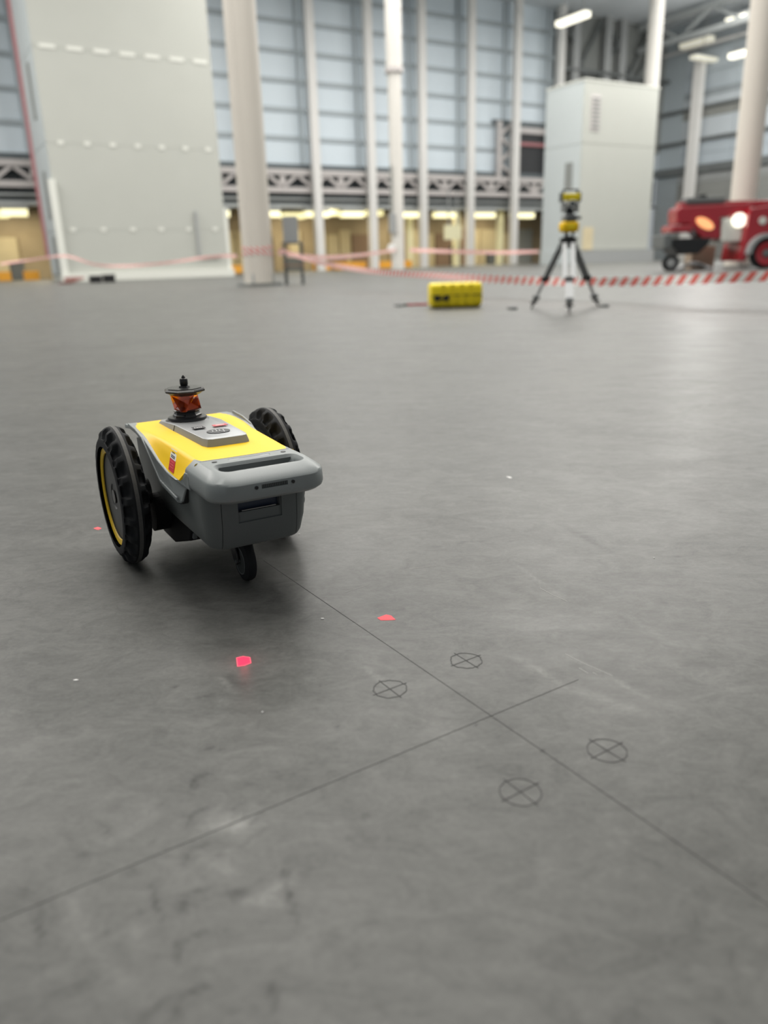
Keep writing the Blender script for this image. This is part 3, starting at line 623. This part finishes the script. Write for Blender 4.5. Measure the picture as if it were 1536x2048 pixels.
# dark truss bay in the top right
obj('roof_void_slab', B(68.6, UB, VA-.1, VA+.2, 13, ZC), M['slit'], WB)  # solid slab whose dark colour stands in for the unlit void
RT = hall('roof_frame', 'dark crossing roof bracing above the pale tower', 'girder')
for u in (71, 76, 78.5, 84): obj('post', B(u-.5, u+.5, VA-1, VA-.4, 0, ZC), M['midgrey'], RT)
for a, b in [((69, 17), (75, 26.5)), ((75, 17), (69, 26.5)), ((76, 26.5), (84, 16)), ((77, 16), (83, 26.5)), ((72, 16), (78, 25)), ((85, 26.5), (79, 18))]: obj('brace', bar(bmesh.new(), (a[0], VA-.7, a[1]), (b[0], VA-.7, b[1]), .3), M['dkgrey'], RT)
obj('rail', B(69, 87, VA-1, VA-.5, 20.9, 21.3), M['dkgrey'], RT)
# --- right wall
WR = hobj('wall_right', B(UB, UB+.4, -40, VA, 0, ZC), M['girt'], 'dim corrugated right-hand wall with horizontal rails', 'wall', 'structure')
bands = [(0, 3.0, 'greywarm'), (3.1, 6.0, 'greywarm'), (6.1, 9.0, 'greywarm'), (9.05, 10.0, 'midgrey'), (11.0, 12.2, 'bluelight'), (12.25, 13.6, 'bluelight'), (14.05, 16.2, 'bluepale'), (16.25, 17.2, 'greywarm'), (17.6, 18.5, 'bluepale'), (18.55, 19.2, 'bluegrey'), (19.25, 20.9, 'bluelight'), (21.2, 23.2, 'bluelight'), (23.6, 25.2, 'bluegrey'), (25.4, ZC, 'bluegrey')]
for z0, z1, m_ in bands:
    f0 = None
    for k in range(9):
        if f0 is None: f0 = obj('cladding_panel', B(UB-.15, UB, 0, 7.3, z0, z1), M[m_], WR); f0.location = (0, 5, 0)
        else: cp(f0, (0, 5+7.4*k, 0))
for z in (10.5, 13.8, 17.4): obj('wall_rail', B(UB-.5, UB-.15, 0, VA, z-(.45 if z < 11 else .16), z+(.45 if z < 11 else .16)), M['dkgrey'], WR)
for z in (24.0,): obj('wall_rail', B(UB-.7, UB-.3, 0, VA, z-.12, z+.12), M['steel_white'], WR)
for z in [0.6+.62*k for k in range(15)]: obj('corrugation', B(UB-.22, UB-.15, 0, VA, z, z+.1), M['midgrey'], WR)
hobj('wall_stanchion', B(UB-1.5, UB-.8, 68.2, 69.4, 0, 22.5), M['steel_white'], 'pale square stanchion standing before the dim right-hand wall', 'column')
# roof truss over the right part, parallel to the right wall
T2 = hall('roof_truss', 'grey lattice truss hung below the ceiling beside the right-hand wall', 'girder')
for z in (23.9, 26.2): obj('chord', B(80.7, 81.3, 8, 74, z-.25, z+.25), M['fascia'], T2)
for k in range(16): obj('web_member', bar(bmesh.new(), (81, 8+4*k, 23.9 if k % 2 else 26.2), (81, 12+4*k, 26.2 if k % 2 else 23.9), .3), M['fascia'], T2)
# hanging hall lamps
def hlamp(x, y, z, L_, label, m='lamphall', along='v', hgt=.7):
    p = px(x, y, z) if z > 1 else None; v = p.x*-math.sin(HA)+p.y*math.cos(HA); u = p.x*math.cos(HA)+p.y*math.sin(HA)
    return lamp(u, v, z, L_, label, 'hanging hall lamps', m, hgt, .9, along, ZC-z)
hlamp(1145, 44, 24, 4.2, 'bright white hanging tube lamp above the pale tower', along='v')
hlamp(1494, 38, 24, 4.6, 'bright white hanging tube lamp at the top right corner of the view')
hlamp(1494, 110, 21.5, 4.2, 'bright hanging tube lamp beside the right beige column, below the corner one', along='v')
hlamp(1393, 90, 24, 4.2, 'dim hanging tube lamp before the right-hand wall', 'lampdim')
hlamp(1447, 127, 22, 11, 'long dim strip lamp running beside the right-hand wall', 'lampdim', 'u', .5)

# --- round columns
def column(u, v, r, m, label, base=True, z1=ZC, collar=None, r2=None):
    t = thing('round_column', label, 'column', HW(u, v, 0), HA, 'round hall columns')
    obj('shaft', tube(bmesh.new(), (0, 0, 0), (0, 0, collar or z1), r, n=48), M[m], t, smooth=True)
    if collar:
        obj('upper_shaft', tube(bmesh.new(), (0, 0, collar), (0, 0, z1), r2 or r, n=48), M[m], t, smooth=True)
        obj('collar', tube(bmesh.new(), (0, 0, collar-.2), (0, 0, collar+.1), (r2 or r)+.08, n=48), M['truss'], t)
    if base:
        obj('base_plate', B(-r-.08, r+.08, -r-.08, r+.08, 0, .10), M['slit'], t)
        g = None
        for k in range(4):
            a = PI/2*k+PI/4; bm = bmesh.new(); loft(bm, [[(r*.95, -.03, .12), (r+.07, -.03, .12), (r*.95, -.03, .5)], [(r*.95, .03, .12), (r+.07, .03, .12), (r*.95, .03, .5)]]); o = obj('gusset', bm, M['midgrey'], t); o.rotation_euler = (0, 0, a)
    return t
column(10.35, 25.4, .50, 'column', 'thick beige round column nearest the camera, left of centre')
column(31.0, 49.6, .46, 'column_white', 'slim off-white round column in the middle with a collar high up', collar=12.96, r2=.54)
column(31.2, 22.2, .52, 'column', 'beige round column at the right edge behind the red machine')
column(69.5, 61.5, .72, 'column_white', 'white round column rising behind the pale tower')
def grp(o): return o

# --- tall grey block at left
BL = hall('tall_block', 'very tall pale grey panelled block at left reaching out of view', 'block')
u0, u1, v0, v1 = 9.3, 20.5, 56.0, 61.5
obj('core', B(u0+.05, u1-.05, v0+.05, v1-.05, 0, ZC-.05), M['block'], BL)
zs = [.45, 3.2, 8.35, 13.7, 19.0, 24.3, ZC-.05]
for a, b in zip(zs, zs[1:]):
    obj('front_panel', B(u0, u1, v0, v0+.08, a+.006, b-.006), M['block'], BL)
    obj('side_panel', B(u0, u0+.08, v0+.1, v1, a+.02, b-.02), M['block_cool'], BL)
obj('base_kerb', B(u0-.3, u1+.3, v0-.35, v0+.05, 0, .5), M['block_light'], BL)
obj('corner_post', B(u0-.25, u0+.15, v0-.25, v0+.15, 0, 6.2), M['block_light'], BL)
obj('right_edge_trim', B(u1, u1+.25, v0, v0+.3, 0, 4.6), M['block_light'], BL)
for z, n, w_ in ((13.7, 7, .95), (8.35, 7, .36), (3.2, 6, .34)):
    f0 = None
    for k in range(n):
        uu = u0+1.1+k*(u1-u0-1.6)/(n-1)-.25
        if f0 is None: f0 = obj('fixing_plate', B(-w_/2, w_/2, -.04, 0, -.11, .11), M['block_light'], BL); f0.location = (uu, v0, z)
        else: cp(f0, (uu, v0, z))
for z0, z1, vv in ((10.0, 13.2, 58.0), (4.0, 6.9, 58.0), (.6, 2.9, 58.0)): obj('side_slit', B(u0-.06, u0, vv, vv+.8, z0, z1), M['slit'], BL)
obj('red_edge_strip', B(u0-.2, u0+.0, v1, v1+.25, 1.5, ZC-.1), M['magenta'], BL)
bm = bmesh.new(); bar(bm, (18.4, v0-.12, 1.3), (18.4, v0-.12, 4.4), .16); bar(bm, (18.4, v0-.12, 1.35), (20, v0-.12, 1.35), .1); obj('wall_pipe', bm, M['midgrey'], BL)
# --- pale tower at right
TW = hall('pale_tower', 'pale grey free-standing tower block right of centre behind the survey tripod', 'block')
a0, a1, b0, b1, tz = 52.2, 61.3, 53.3, 58.0, 14.75
obj('core', B(a0+.05, a1-.05, b0+.05, b1-.05, 0, tz-.05), M['block'], TW)
for z0, z1 in ((1.2, 9.9), (9.94, tz)):
    obj('front_panel', B(a0, a1, b0, b0+.06, z0, z1), M['block'], TW, bevel=0); obj('side_panel', B(a0, a0+.06, b0+.08, b1, z0, z1), M['block_cool'], TW)
obj('base_front', B(a0+.4, a1+.3, b0-.5, b0+.04, 0, 1.1), M['midgrey'], TW); obj('base_side', B(a0-.1, a0+.05, b0, b1, 0, 1.2), M['block_cool'], TW)
obj('cap', B(a0-.06, a1+.06, b0-.06, b1+.06, tz-.02, tz+.1), M['block_light'], TW)
obj('vent_grille', B(53.0, 54.1, b0-.06, b0, 10.9, 13.7), M['truss'], TW); 
for k in range(8): obj('grille_slat', B(53.1, 54.0, b0-.12, b0-.06, 11.1+.32*k, 11.23+.32*k), M['slit'], TW)
obj('side_grille', B(a0-.06, a0, 54.3, 55.2, 6.3, 8.5), M['slit'], TW)
obj('service_door', B(52.8, 54.0, b0-.06, b0, 1.2, 3.1), M['beige'], TW)

# --- things by the block and in the bays
def crate(u, v, w_, d_, h_, m, name, label, cat, group=None, lidc=None):
    t = thing(name, label, cat, HW(u, v, 0), HA, group)
    obj('body', B(-w_/2, w_/2, -d_/2, d_/2, 0, h_*.8), M[m], t, bevel=min(w_, h_)*.06); obj('lid', B(-w_/2-.02, w_/2+.02, -d_/2-.02, d_/2+.02, h_*.8, h_), M[lidc or m], t, bevel=min(w_, h_)*.05)
    return t
def hpos(x, y):
    p = px(x, y); return p.x*math.cos(HA)+p.y*math.sin(HA), -p.x*math.sin(HA)+p.y*math.cos(HA)
u, v = hpos(205, 565); crate(u-.35, v, .6, .5, .38, 'black', 'equipment_case', 'black equipment case on the floor before the tall block, left one', 'case', 'black cases by the tall block')
crate(u+.38, v+.05, .6, .5, .42, 'black', 'equipment_case', 'black equipment case on the floor before the tall block, right one', 'case', 'black cases by the tall block')
u, v = hpos(140, 568); t = thing('board_pile', 'low pile of brown boards and scraps beside the tall block corner', 'debris', HW(u, v, 0), HA)
for k in range(7): obj('board', B(-.5+.1*k, .1+.13*k, -.3, .1+.05*k, .05*k, .05*k+.045, rz=R(12*k-30), c=(0, 0, 0)), M['brown' if k % 2 else 'magenta'], t)
wh = ['left edge bay', 'left bay next to the tall block', 'bay between tall block and beige column', 'bay behind the beige column', 'bay left of the second stanchion', 'bay left of the slim column', 'bay right of the slim column']
for (x, w_), nm in zip([(22, 1.0), (76, 1.2), (482, 1.4), (658, 1.8), (714, 3.6), (786, 2.0), (826, 1.2)], wh):
    crate(u_at(x, VA-.2), VA-.2, w_, .7, .75, 'orange', 'barrier_block', 'orange plastic barrier block on the floor in the '+nm, 'barrier', 'orange barrier blocks at the bays')
for x, h_, w_, m_, nm in [(925, 2.3, 1.1, 'dark', 'tall dark cabinet in the bay right of the slim column'), (1004, 1.5, 2.4, 'dkgrey', 'low dark machine cabinet in the bay left of the last stanchion'), (690, 1.6, 2.2, 'brown', 'brown cabinet at the back of the bay left of the slim column'), (600, 1.4, 1.6, 'dkgrey', 'dark cabinet at the back of the bay behind the beige column'), (50, 1.6, 1.2, 'dkgrey', 'dark cabinet in the bay at the far left')]:
    v = VA+5; crate(u_at(x, v), v, w_, .8, h_, m_, 'cabinet', nm, 'cabinet', 'cabinets in the bays')
o = hobj('notice_board', B(-1.15, 1.15, -.08, .08, 0, 1.5), M['lampdim'], 'pale yellow notice board hung in the bay right of the slim column', 'sign'); o.location = HW(u_at(920, VA-1.7), VA-1.7, 2.8)
M['cream'] = mat('cream_board', (.82, .78, .52), .6, noise=.05); o.data.materials.clear(); o.data.materials.append(M['cream'])
obj('hanger', B(.5, .62, -.04, .04, 1.5, 5.0), M['midgrey'], o)
obj('hanger', B(-.62, -.5, -.04, .04, 1.5, 5.0), M['midgrey'], o)
for x in (843, 936, 1022):
    hobj('cream_post', B(-.3, .3, -.3, .3, 0, 6.1), M['cream'], 'cream post beside the white stanchion '+{843: 'just right of the slim round column', 936: 'in the middle bays by the notice board', 1022: 'nearest the pale tower'}[x], 'column', group='cream posts in the bays').location = HW(u_at(x-9, VA+.5), VA+.5, 0)
# round white plate and box on the slim column
cu_, cv_ = 31.0, 49.6
o = tube(bmesh.new(), (0, 0, 0), (0, -.08, 0), .32, n=28); o = hobj('round_sign', o, M['white'], 'small round white plate on a bracket left of the slim column', 'sign'); o.location = HW(cu_-.72, cv_-.30, 1.55)
obj('bracket', B(-.05, .75, 0, .06, -.04, .04), M['midgrey'], o)
o = thing('switch_box', 'grey electrical box strapped to the left side of the slim column', 'box', HW(cu_-.56, cv_-.30, 2.6), HA)
obj('housing', B(-.25, .15, -.2, .15, 0, 1.3), M['midgrey'], o, bevel=.02); obj('conduit', B(-.1, 0, -.05, .05, 1.3, 4.4), M['slit'], o)
# board on a stand beside the beige column
p = px(590, 569); t = thing('display_stand', 'grey board on a four-legged dark stand beside the thick beige column', 'stand', p, R(0))
obj('board', B(-.30, .22, -.04, .0, 1.35, 2.2), M['midgrey'], t, bevel=.01)
for x, y in ((-.28, -.25), (-.28, .25), (.28, -.25), (.28, .25)): obj('leg', B(x-.03, x+.03, y-.03, y+.03, 0, 1.35), M['dkgrey'], t)
obj('shelf', B(-.34, .34, -.3, .3, .60, .66), M['brown'], t); obj('top', B(-.34, .34, -.3, .3, 1.32, 1.37), M['dkgrey'], t)

# --- barrier tapes
def tape(pts, wd, label, name='barrier_tape', sub=10):
    P = [Vector(p) for p in pts]; Q = []
    for i in range(len(P)-1):
        p0, p1, p2, p3 = P[max(0, i-1)], P[i], P[i+1], P[min(len(P)-1, i+2)]
        for k in range(sub):
            t = k/sub; Q.append(.5*((2*p1)+(p2-p0)*t+(2*p0-5*p1+4*p2-p3)*t*t+(3*p1-p0-3*p2+p3)*t**3))
    Q.append(P[-1]); bm = bmesh.new(); uv = bm.loops.layers.uv.new('UVMap'); s = 0; rows = []
    for i, q in enumerate(Q):
        if i: s += (q-Q[i-1]).length
        tw = .12*math.sin(i*.35); d = Vector((tw*.3, tw, 0))
        up_ = Vector((0, 0, wd/2)); rows.append((bm.verts.new(q-up_-d*wd), bm.verts.new(q+up_+d*wd), s))
    for a, b in zip(rows, rows[1:]):
        f = bm.faces.new((a[0], b[0], b[1], a[1]))
        for l, (uu, vv) in zip(f.loops, ((a[2], 0), (b[2], 0), (b[2], 1), (a[2], 1))): l[uv].uv = (uu, vv)
    me = bpy.data.meshes.new(name); bm.to_mesh(me); bm.free(); o = link(name, me, M['tape'])
    sd = o.modifiers.new('s', 'SOLIDIFY'); sd.thickness = .001; return tag(o, label, 'barrier tape', 'red and white barrier tapes')
tape([pd(1640, 546, 9.2), pd(1536, 552, 9.8), pd(1400, 558, 10.6), pd(1260, 563, 11.6), pd(1120, 563, 12.8), pd(1000, 559, 14.2), pd(880, 552, 16.2), pd(760, 544, 19), pd(680, 533, 22), pd(620, 520, 24.5), pd(560, 500, 27.0)], .12, 'long sagging red and white tape passing behind the tripod to the right edge')
tape([pd(474, 512, 27.2), pd(440, 512, 30), pd(400, 516, 33), pd(330, 526, 36), pd(250, 532, 38), pd(190, 529, 39.5), pd(130, 512, 41), pd(60, 520, 42), pd(0, 528, 43)], .11, 'pale sagging tape in front of the tall grey block, left of the beige column')
tape([pd(556, 505, 27.6), pd(640, 515, 34), pd(720, 510, 42), pd(792, 500, 55.5)], .17, 'faint tape strung from the beige column to the slim column')
tape([pd(820, 500, 56.2), pd(900, 503, 58), pd(1000, 505, 60), pd(1078, 503, 62)], .24, 'faint tape strung from the slim column to the pale tower')
# the tape's wraps around the thick column
wc = HW(10.35, 25.4, 0)
for k, (z, t_) in enumerate(((1.25, .07), (1.00, -.06))):
    bm = bmesh.new(); uv = bm.loops.layers.uv.new('UVMap'); n = 48; rows = []
    for i in range(n+1):
        a = 2*PI*i/n; q = wc+Vector((math.cos(a)*.515, math.sin(a)*.515, z+t_*math.sin(a))); rows.append((bm.verts.new(q-Vector((0, 0, .045))), bm.verts.new(q+Vector((0, 0, .045))), a*.515))
    for a, b in zip(rows, rows[1:]):
        f = bm.faces.new((a[0], b[0], b[1], a[1]))
        for l, (uu, vv) in zip(f.loops, ((a[2], 0), (b[2], 0), (b[2], 1), (a[2], 1))): l[uv].uv = (uu, vv)
    me = bpy.data.meshes.new('tape_wrap'); bm.to_mesh(me); bm.free(); o = link('tape_wrap', me, M['tape']); o.modifiers.new('s', 'SOLIDIFY').thickness = .001
    tag(o, 'red and white tape wound around the thick beige column, %s turn' % ('upper', 'lower')[k], 'barrier tape', 'red and white barrier tapes')

# --- yellow instrument case
p = px(912, 616); t = thing('instrument_case', 'bright yellow hard instrument case with black latches lying on the floor', 'case', p+Vector((0, .18, 0)), R(4)); t.scale = (1.10, 1, 1.04)
def casesec(x, g): 
    w2, h2 = .19-g, .33-g; r = .06; pts = []
    for cx, cz, a0 in ((w2-r, h2-r, 0), (-w2+r, h2-r, 90), (-w2+r, .012+g+r, 180), (w2-r, .012+g+r, 270)):
        for k in range(5): a = R(a0+22.5*k); pts.append((x, cx+r*math.cos(a), cz+r*math.sin(a)))
    return pts
bm = bmesh.new(); loft(bm, [casesec(-.335, .03), casesec(-.32, .008), casesec(-.29, 0), casesec(.29, 0), casesec(.32, .008), casesec(.335, .03)]); obj('shell', bm, M['case'], t, smooth=True)
for x in (-.18, -.06, .06, .18): obj('rib', B(x-.02, x+.02, -.198, .198, .03, .325), M['case'], t, bevel=.012)
obj('lid_seam', B(-.325, .325, -.196, .196, .165, .175), M['seam'], t)
for x in (-.26, -.14): obj('latch', B(x-.035, x+.035, -.215, -.19, .10, .17), M['black'], t, bevel=.006)
obj('handle', B(-.225, -.175, -.225, -.198, .115, .145), M['black'], t, bevel=.006)
for x in (-.26, .26): obj('foot', B(x-.04, x+.04, -.14, .14, 0, .02), M['black'], t)
p = px(838, 611); t = thing('strap', 'red strap lying on the floor left of the yellow case', 'strap', p, 0)
bm = bmesh.new(); pts = [(-.2, .02), (-.12, -.03), (-.03, .03), (.05, -.01), (.13, .02)]
for a, b in zip(pts, pts[1:]): bar(bm, (*a, .015), (*b, .015), .025, .03)
obj('webbing', bm, M['red'], t); obj('buckle', B(-.26, -.18, -.02, .05, 0, .03), M['black'], t, bevel=.004)
def puck(x, y, label):
    p = px(x, y); o = obj('floor_tool', lathe(bmesh.new(), [(.05, 0), (.055, .012), (.05, .03), (.03, .038), (.012, .04)], 24), M['dkgrey'], None, True); o.location = p; tag(o, label, 'tool')
    obj('tool_grip', B(-.09, -.03, -.012, .012, .008, .026), M['black'], o, bevel=.004)
puck(1210, 614, 'small dark tool on the floor right of the tripod'); puck(1027, 619, 'small dark tool on the floor between yellow case and tripod'); puck(800, 613, 'small dark tool on the floor at the end of the red strap')

# --- survey tripod
ctr = Vector((2.42, 10.25, 0)); feet = [px(1062, 617), px(1139, 626), px(1197, 613)]
HZ = .86; t = thing('survey_tripod', 'black and white surveyor tripod standing on the floor behind the robot', 'tripod', ctr)
obj('head_plate', tube(bmesh.new(), (0, 0, HZ-.02), (0, 0, HZ+.015), .11, n=28), M['black'], t, bevel=.004)
obj('head_hub', tube(bmesh.new(), (0, 0, HZ-.11), (0, 0, HZ-.02), .085, .10, n=20), M['black'], t)
for i, f in enumerate(feet):
    d = (f-ctr); d.z = 0; dn = d.normalized(); top = dn*.09+Vector((0, 0, HZ-.05)); end = d; v = end-top; side = Vector((-dn.y, dn.x, 0))
    a = lambda s: top+v*s
    up_m = 'leg_white' if i == 1 else 'dkgrey'
    lg = None
    bm = bmesh.new()
    for s in (-1, 1): bar(bm, a(0)+side*s*(.05 if i == 1 else .036), a(.52)+side*s*(.05 if i == 1 else .036), .055 if i == 1 else .03, .022)
    lg = obj('leg', bm, M[up_m], t)
    obj('leg_inner', bar(bmesh.new(), a(.10 if i != 1 else .5), a(.82), .10 if i == 1 else .024, .03), M['leg_white' if i == 1 else 'midgrey'], lg)
    obj('leg_clamp', bar(bmesh.new(), a(.50), a(.56), .11 if i != 1 else .10, .05), M['black'], lg)
    obj('leg_clamp', bar(bmesh.new(), a(.80), a(.85), .085, .05), M['dkgrey'], lg)
    obj('foot_spike', tube(bmesh.new(), a(.86), a(.995), .026, .010, n=12), M['black'], lg)
    obj('foot_step', bar(bmesh.new(), a(.90)+side*-.055, a(.90)+side*.055, .03, .02), M['black'], lg)
# instrument on it
t = thing('total_station', 'yellow, black and grey survey instrument mounted on the tripod', 'instrument', ctr+Vector((0, 0, HZ+.015)), R(8))
def ll(name, prof, m, n=28): return obj(name, lathe(bmesh.new(), prof, n), M[m], t, smooth=True)
ll('tribrach_plate', [(.07, 0), (.075, .01), (.07, .022)], 'black')
for k in range(3): a = R(90+120*k); obj('foot_screw', tube(bmesh.new(), (.055*math.cos(a), .055*math.sin(a), .02), (.055*math.cos(a), .055*math.sin(a), .07), .018, n=14), M['midgrey'], t)
obj('yellow_base', B(-.112, .112, -.09, .09, .065, .195), M['yellow'], t, bevel=.045, seg=5)
obj('base_window', B(-.05, .05, -.0915, -.088, .11, .15), M['case'], t, bevel=.006)
obj('keypad_body', B(-.085, .085, -.07, .07, .195, .275), M['midgrey'], t, bevel=.02, seg=3)
obj('side_knob', tube(bmesh.new(), (.085, 0, .235), (.15, 0, .235), .02, n=16), M['dkgrey'], t)
obj('keypad', B(-.06, .06, -.078, -.068, .205, .265), M['dkgrey'], t, bevel=.004)
obj('neck', tube(bmesh.new(), (0, 0, .275), (0, 0, .36), .055, .04, n=24), M['black'], t)
for s_ in (-1, 1): obj('yoke_arm', B(s_*.085-.018, s_*.085+.018, -.05, .05, .30, .42), M['midgrey'], t, bevel=.012, seg=3)
obj('telescope', tube(bmesh.new(), (0, -.085, .395), (0, .085, .395), .045, .04, n=28), M['leg_white'], t, bevel=.004); obj('lens', tube(bmesh.new(), (0, -.095, .395), (0, -.085, .395), .034, n=28), M['dkgrey'], t)
obj('yellow_band', B(-.115, .115, -.06, .06, .435, .515), M['case'], t, bevel=.014, seg=3)
for s_ in (-1, 1): obj('band_end', B(s_*.118-.010, s_*.118+.010, -.05, .05, .42, .53), M['dkgrey'], t, bevel=.006)
obj('carry_handle', B(-.095, .095, -.018, .018, .55, .57), M['black'], t, bevel=.007)
for s_ in (-1, 1): obj('handle_post', B(s_*.09-.010, s_*.09+.010, -.016, .016, .51, .565), M['black'], t, bevel=.003)

# --- red machine at the right
MC = thing('red_machine', 'red wheeled lifting machine with a dark front standing behind the tape at right', 'vehicle', HW(0, 0, 0), 0)
MC.location = pd(1440, 533, 32.0); MC.location.z = 0
# local x: image right, y: away.  50.5 px per metre
def bx(name, x0, x1, y0, y1, z0, z1, m, bev=.03, par=None): return obj(name, B(x0, x1, y0, y1, z0, z1), M[m], par or MC, bevel=bev)
bm = bmesh.new(); prism_y(bm, [(-2.05, 1.72), (-2.08, 2.25), (-1.95, 2.35), (.8, 2.42), (.8, 2.0), (-.38, 1.92), (-.30, 1.15), (-.95, 1.12), (-1.55, 1.72)], -.5, .5); obj('boom_housing', bm, M['machine_red'], MC, bevel=.05)
bx('boom_arm', -1.9, 2.0, -.25, .25, 2.28, 2.52, 'machine_red')
bm = bmesh.new(); prism_y(bm, [(.55, 2.2), (1.9, 2.35), (2.6, 2.5), (2.6, .9), (.75, .85), (.60, .3), (.35, .3), (.5, 1.4)], -.9, .9); obj('chassis', bm, M['machine_red'], MC, bevel=.05)
obj('front_skirt', B(-2.25, -1.45, -.6, .6, 1.42, 1.68), M['machine_red'], MC, bevel=.05)
bm = bmesh.new(); prism_y(bm, [(-2.25, 1.2), (-.75, 1.2), (-.85, .95), (-1.2, .62), (-1.9, .6), (-2.2, .9)], -.75, .75); obj('engine_tray', bm, M['black'], MC, bevel=.03)
obj('side_guard', B(-2.55, -2.25, -.7, .7, .85, 1.35), M['dkgrey'], MC, bevel=.03)
bm = bmesh.new(); lathe(bm, [(.16, -.10), (.30, -.13), (.30, .13), (.16, .10)], 36, 'Y', c=(-2.1, -.3, .30)); obj('tire', bm, M['rubber'], MC, smooth=True)
bm = bmesh.new(); lathe(bm, [(.04, -.15), (.17, -.11), (.17, .1), (.04, .1)], 36, 'Y', c=(-2.1, -.3, .30)); obj('wheel_rim', bm, M['midgrey'], MC, smooth=True)
obj('hydraulic_pack', B(-1.7, -.2, -.35, .35, 2.45, 2.68), M['dkgrey'], MC, bevel=.05); obj('hydraulic_pack', B(-1.2, -.9, -.3, .3, 2.6, 2.8), M['black'], MC, bevel=.04)
obj('white_highlight', tube(bmesh.new(), (.30, -.64, 1.80), (.30, -.54, 1.80), .26, n=28), M['lamphall'], MC)  # glowing disc painted for a bright reflection on the red body
M['amber'] = mat('amber_glow', (.8, .4, .2), .4, emit=(1, .42, .16), estr=.9, noise=.02)
sb = lathe(bmesh.new(), [(.02, 0), (1, 0), (1, .06)], 28, 'Y'); bmesh.ops.transform(sb, matrix=Matrix.Translation((-.98, -.56, 1.72)) @ Matrix.Rotation(R(28), 4, 'Y') @ Matrix.Diagonal((.38, 1, .17, 1)), verts=sb.verts); obj('amber_highlight', sb, M['amber'], MC)  # glowing ellipse painted for an orange reflection on the housing
obj('tank', B(-.28, .52, -.55, .55, 1.0, 1.88), M['block_light'], MC, bevel=.08)
obj('gauge', tube(bmesh.new(), (1.05, -.96, 1.75), (1.05, -.9, 1.75), .14, n=20), M['block_light'], MC)
for yy in (-.75,):
    tx = bmesh.new(); lathe(tx, [(.40, -.14), (.52, -.17), (.56, -.12), (.56, .12), (.52, .17), (.40, .14)], 48, 'Y', c=(1.25, yy-.25, .56)); wq = obj('tire', tx, M['rubber'], MC, smooth=True)
    rm = bmesh.new(); lathe(rm, [(.12, -.12), (.2, -.155), (.36, -.15), (.42, -.17), (.42, .1)], 48, 'Y', c=(1.25, yy-.25, .56)); obj('wheel_rim', rm, M['machine_red'], wq, smooth=True)
    hb = bmesh.new(); lathe(hb, [(.02, -.2), (.12, -.19), (.15, -.14)], 28, 'Y', c=(1.25, yy-.25, .56)); obj('wheel_hub', hb, M['dkgrey'], wq)
bm = bmesh.new(); n = 14; r0, r1 = .60, .74
out = [(1.25+r1*math.cos(PI*k/n), .56+r1*math.sin(PI*k/n)) for k in range(n+1)]; inn = [(1.25+r0*math.cos(PI*k/n), .56+r0*math.sin(PI*k/n)) for k in range(n+1)]
prism_y(bm, out+inn[::-1], -1.2, -.8); obj('fender', bm, M['midgrey'], MC)
p = MC.location
t = thing('cardboard_box', 'brown cardboard box under the boom of the red machine', 'box', p+Vector((-.25, 1.5, 0)), .1); obj('carton', B(-.5, .5, -.3, .3, 0, .9), M['cardboard'], t, bevel=.01); obj('flap', B(-.5, .5, -.05, .05, .9, .92), M['brown'], t)
t = thing('plastic_sheet', 'crumpled white plastic sheet lying under the red machine', 'sheet', p+Vector((-1.0, .2, 0)), 0)
bm = bmesh.new(); bmesh.ops.create_grid(bm, x_segments=14, y_segments=10, size=.5); rg = random.Random(5)
for v in bm.verts: v.co = Vector((v.co.x*1.5, v.co.y*.8, max(.005, (.5-abs(v.co.x))*.5+rg.uniform(-.05, .09))))
o = obj('folds', bm, M['leg_white'], t, smooth=True); o.modifiers.new('s', 'SOLIDIFY').thickness = .01
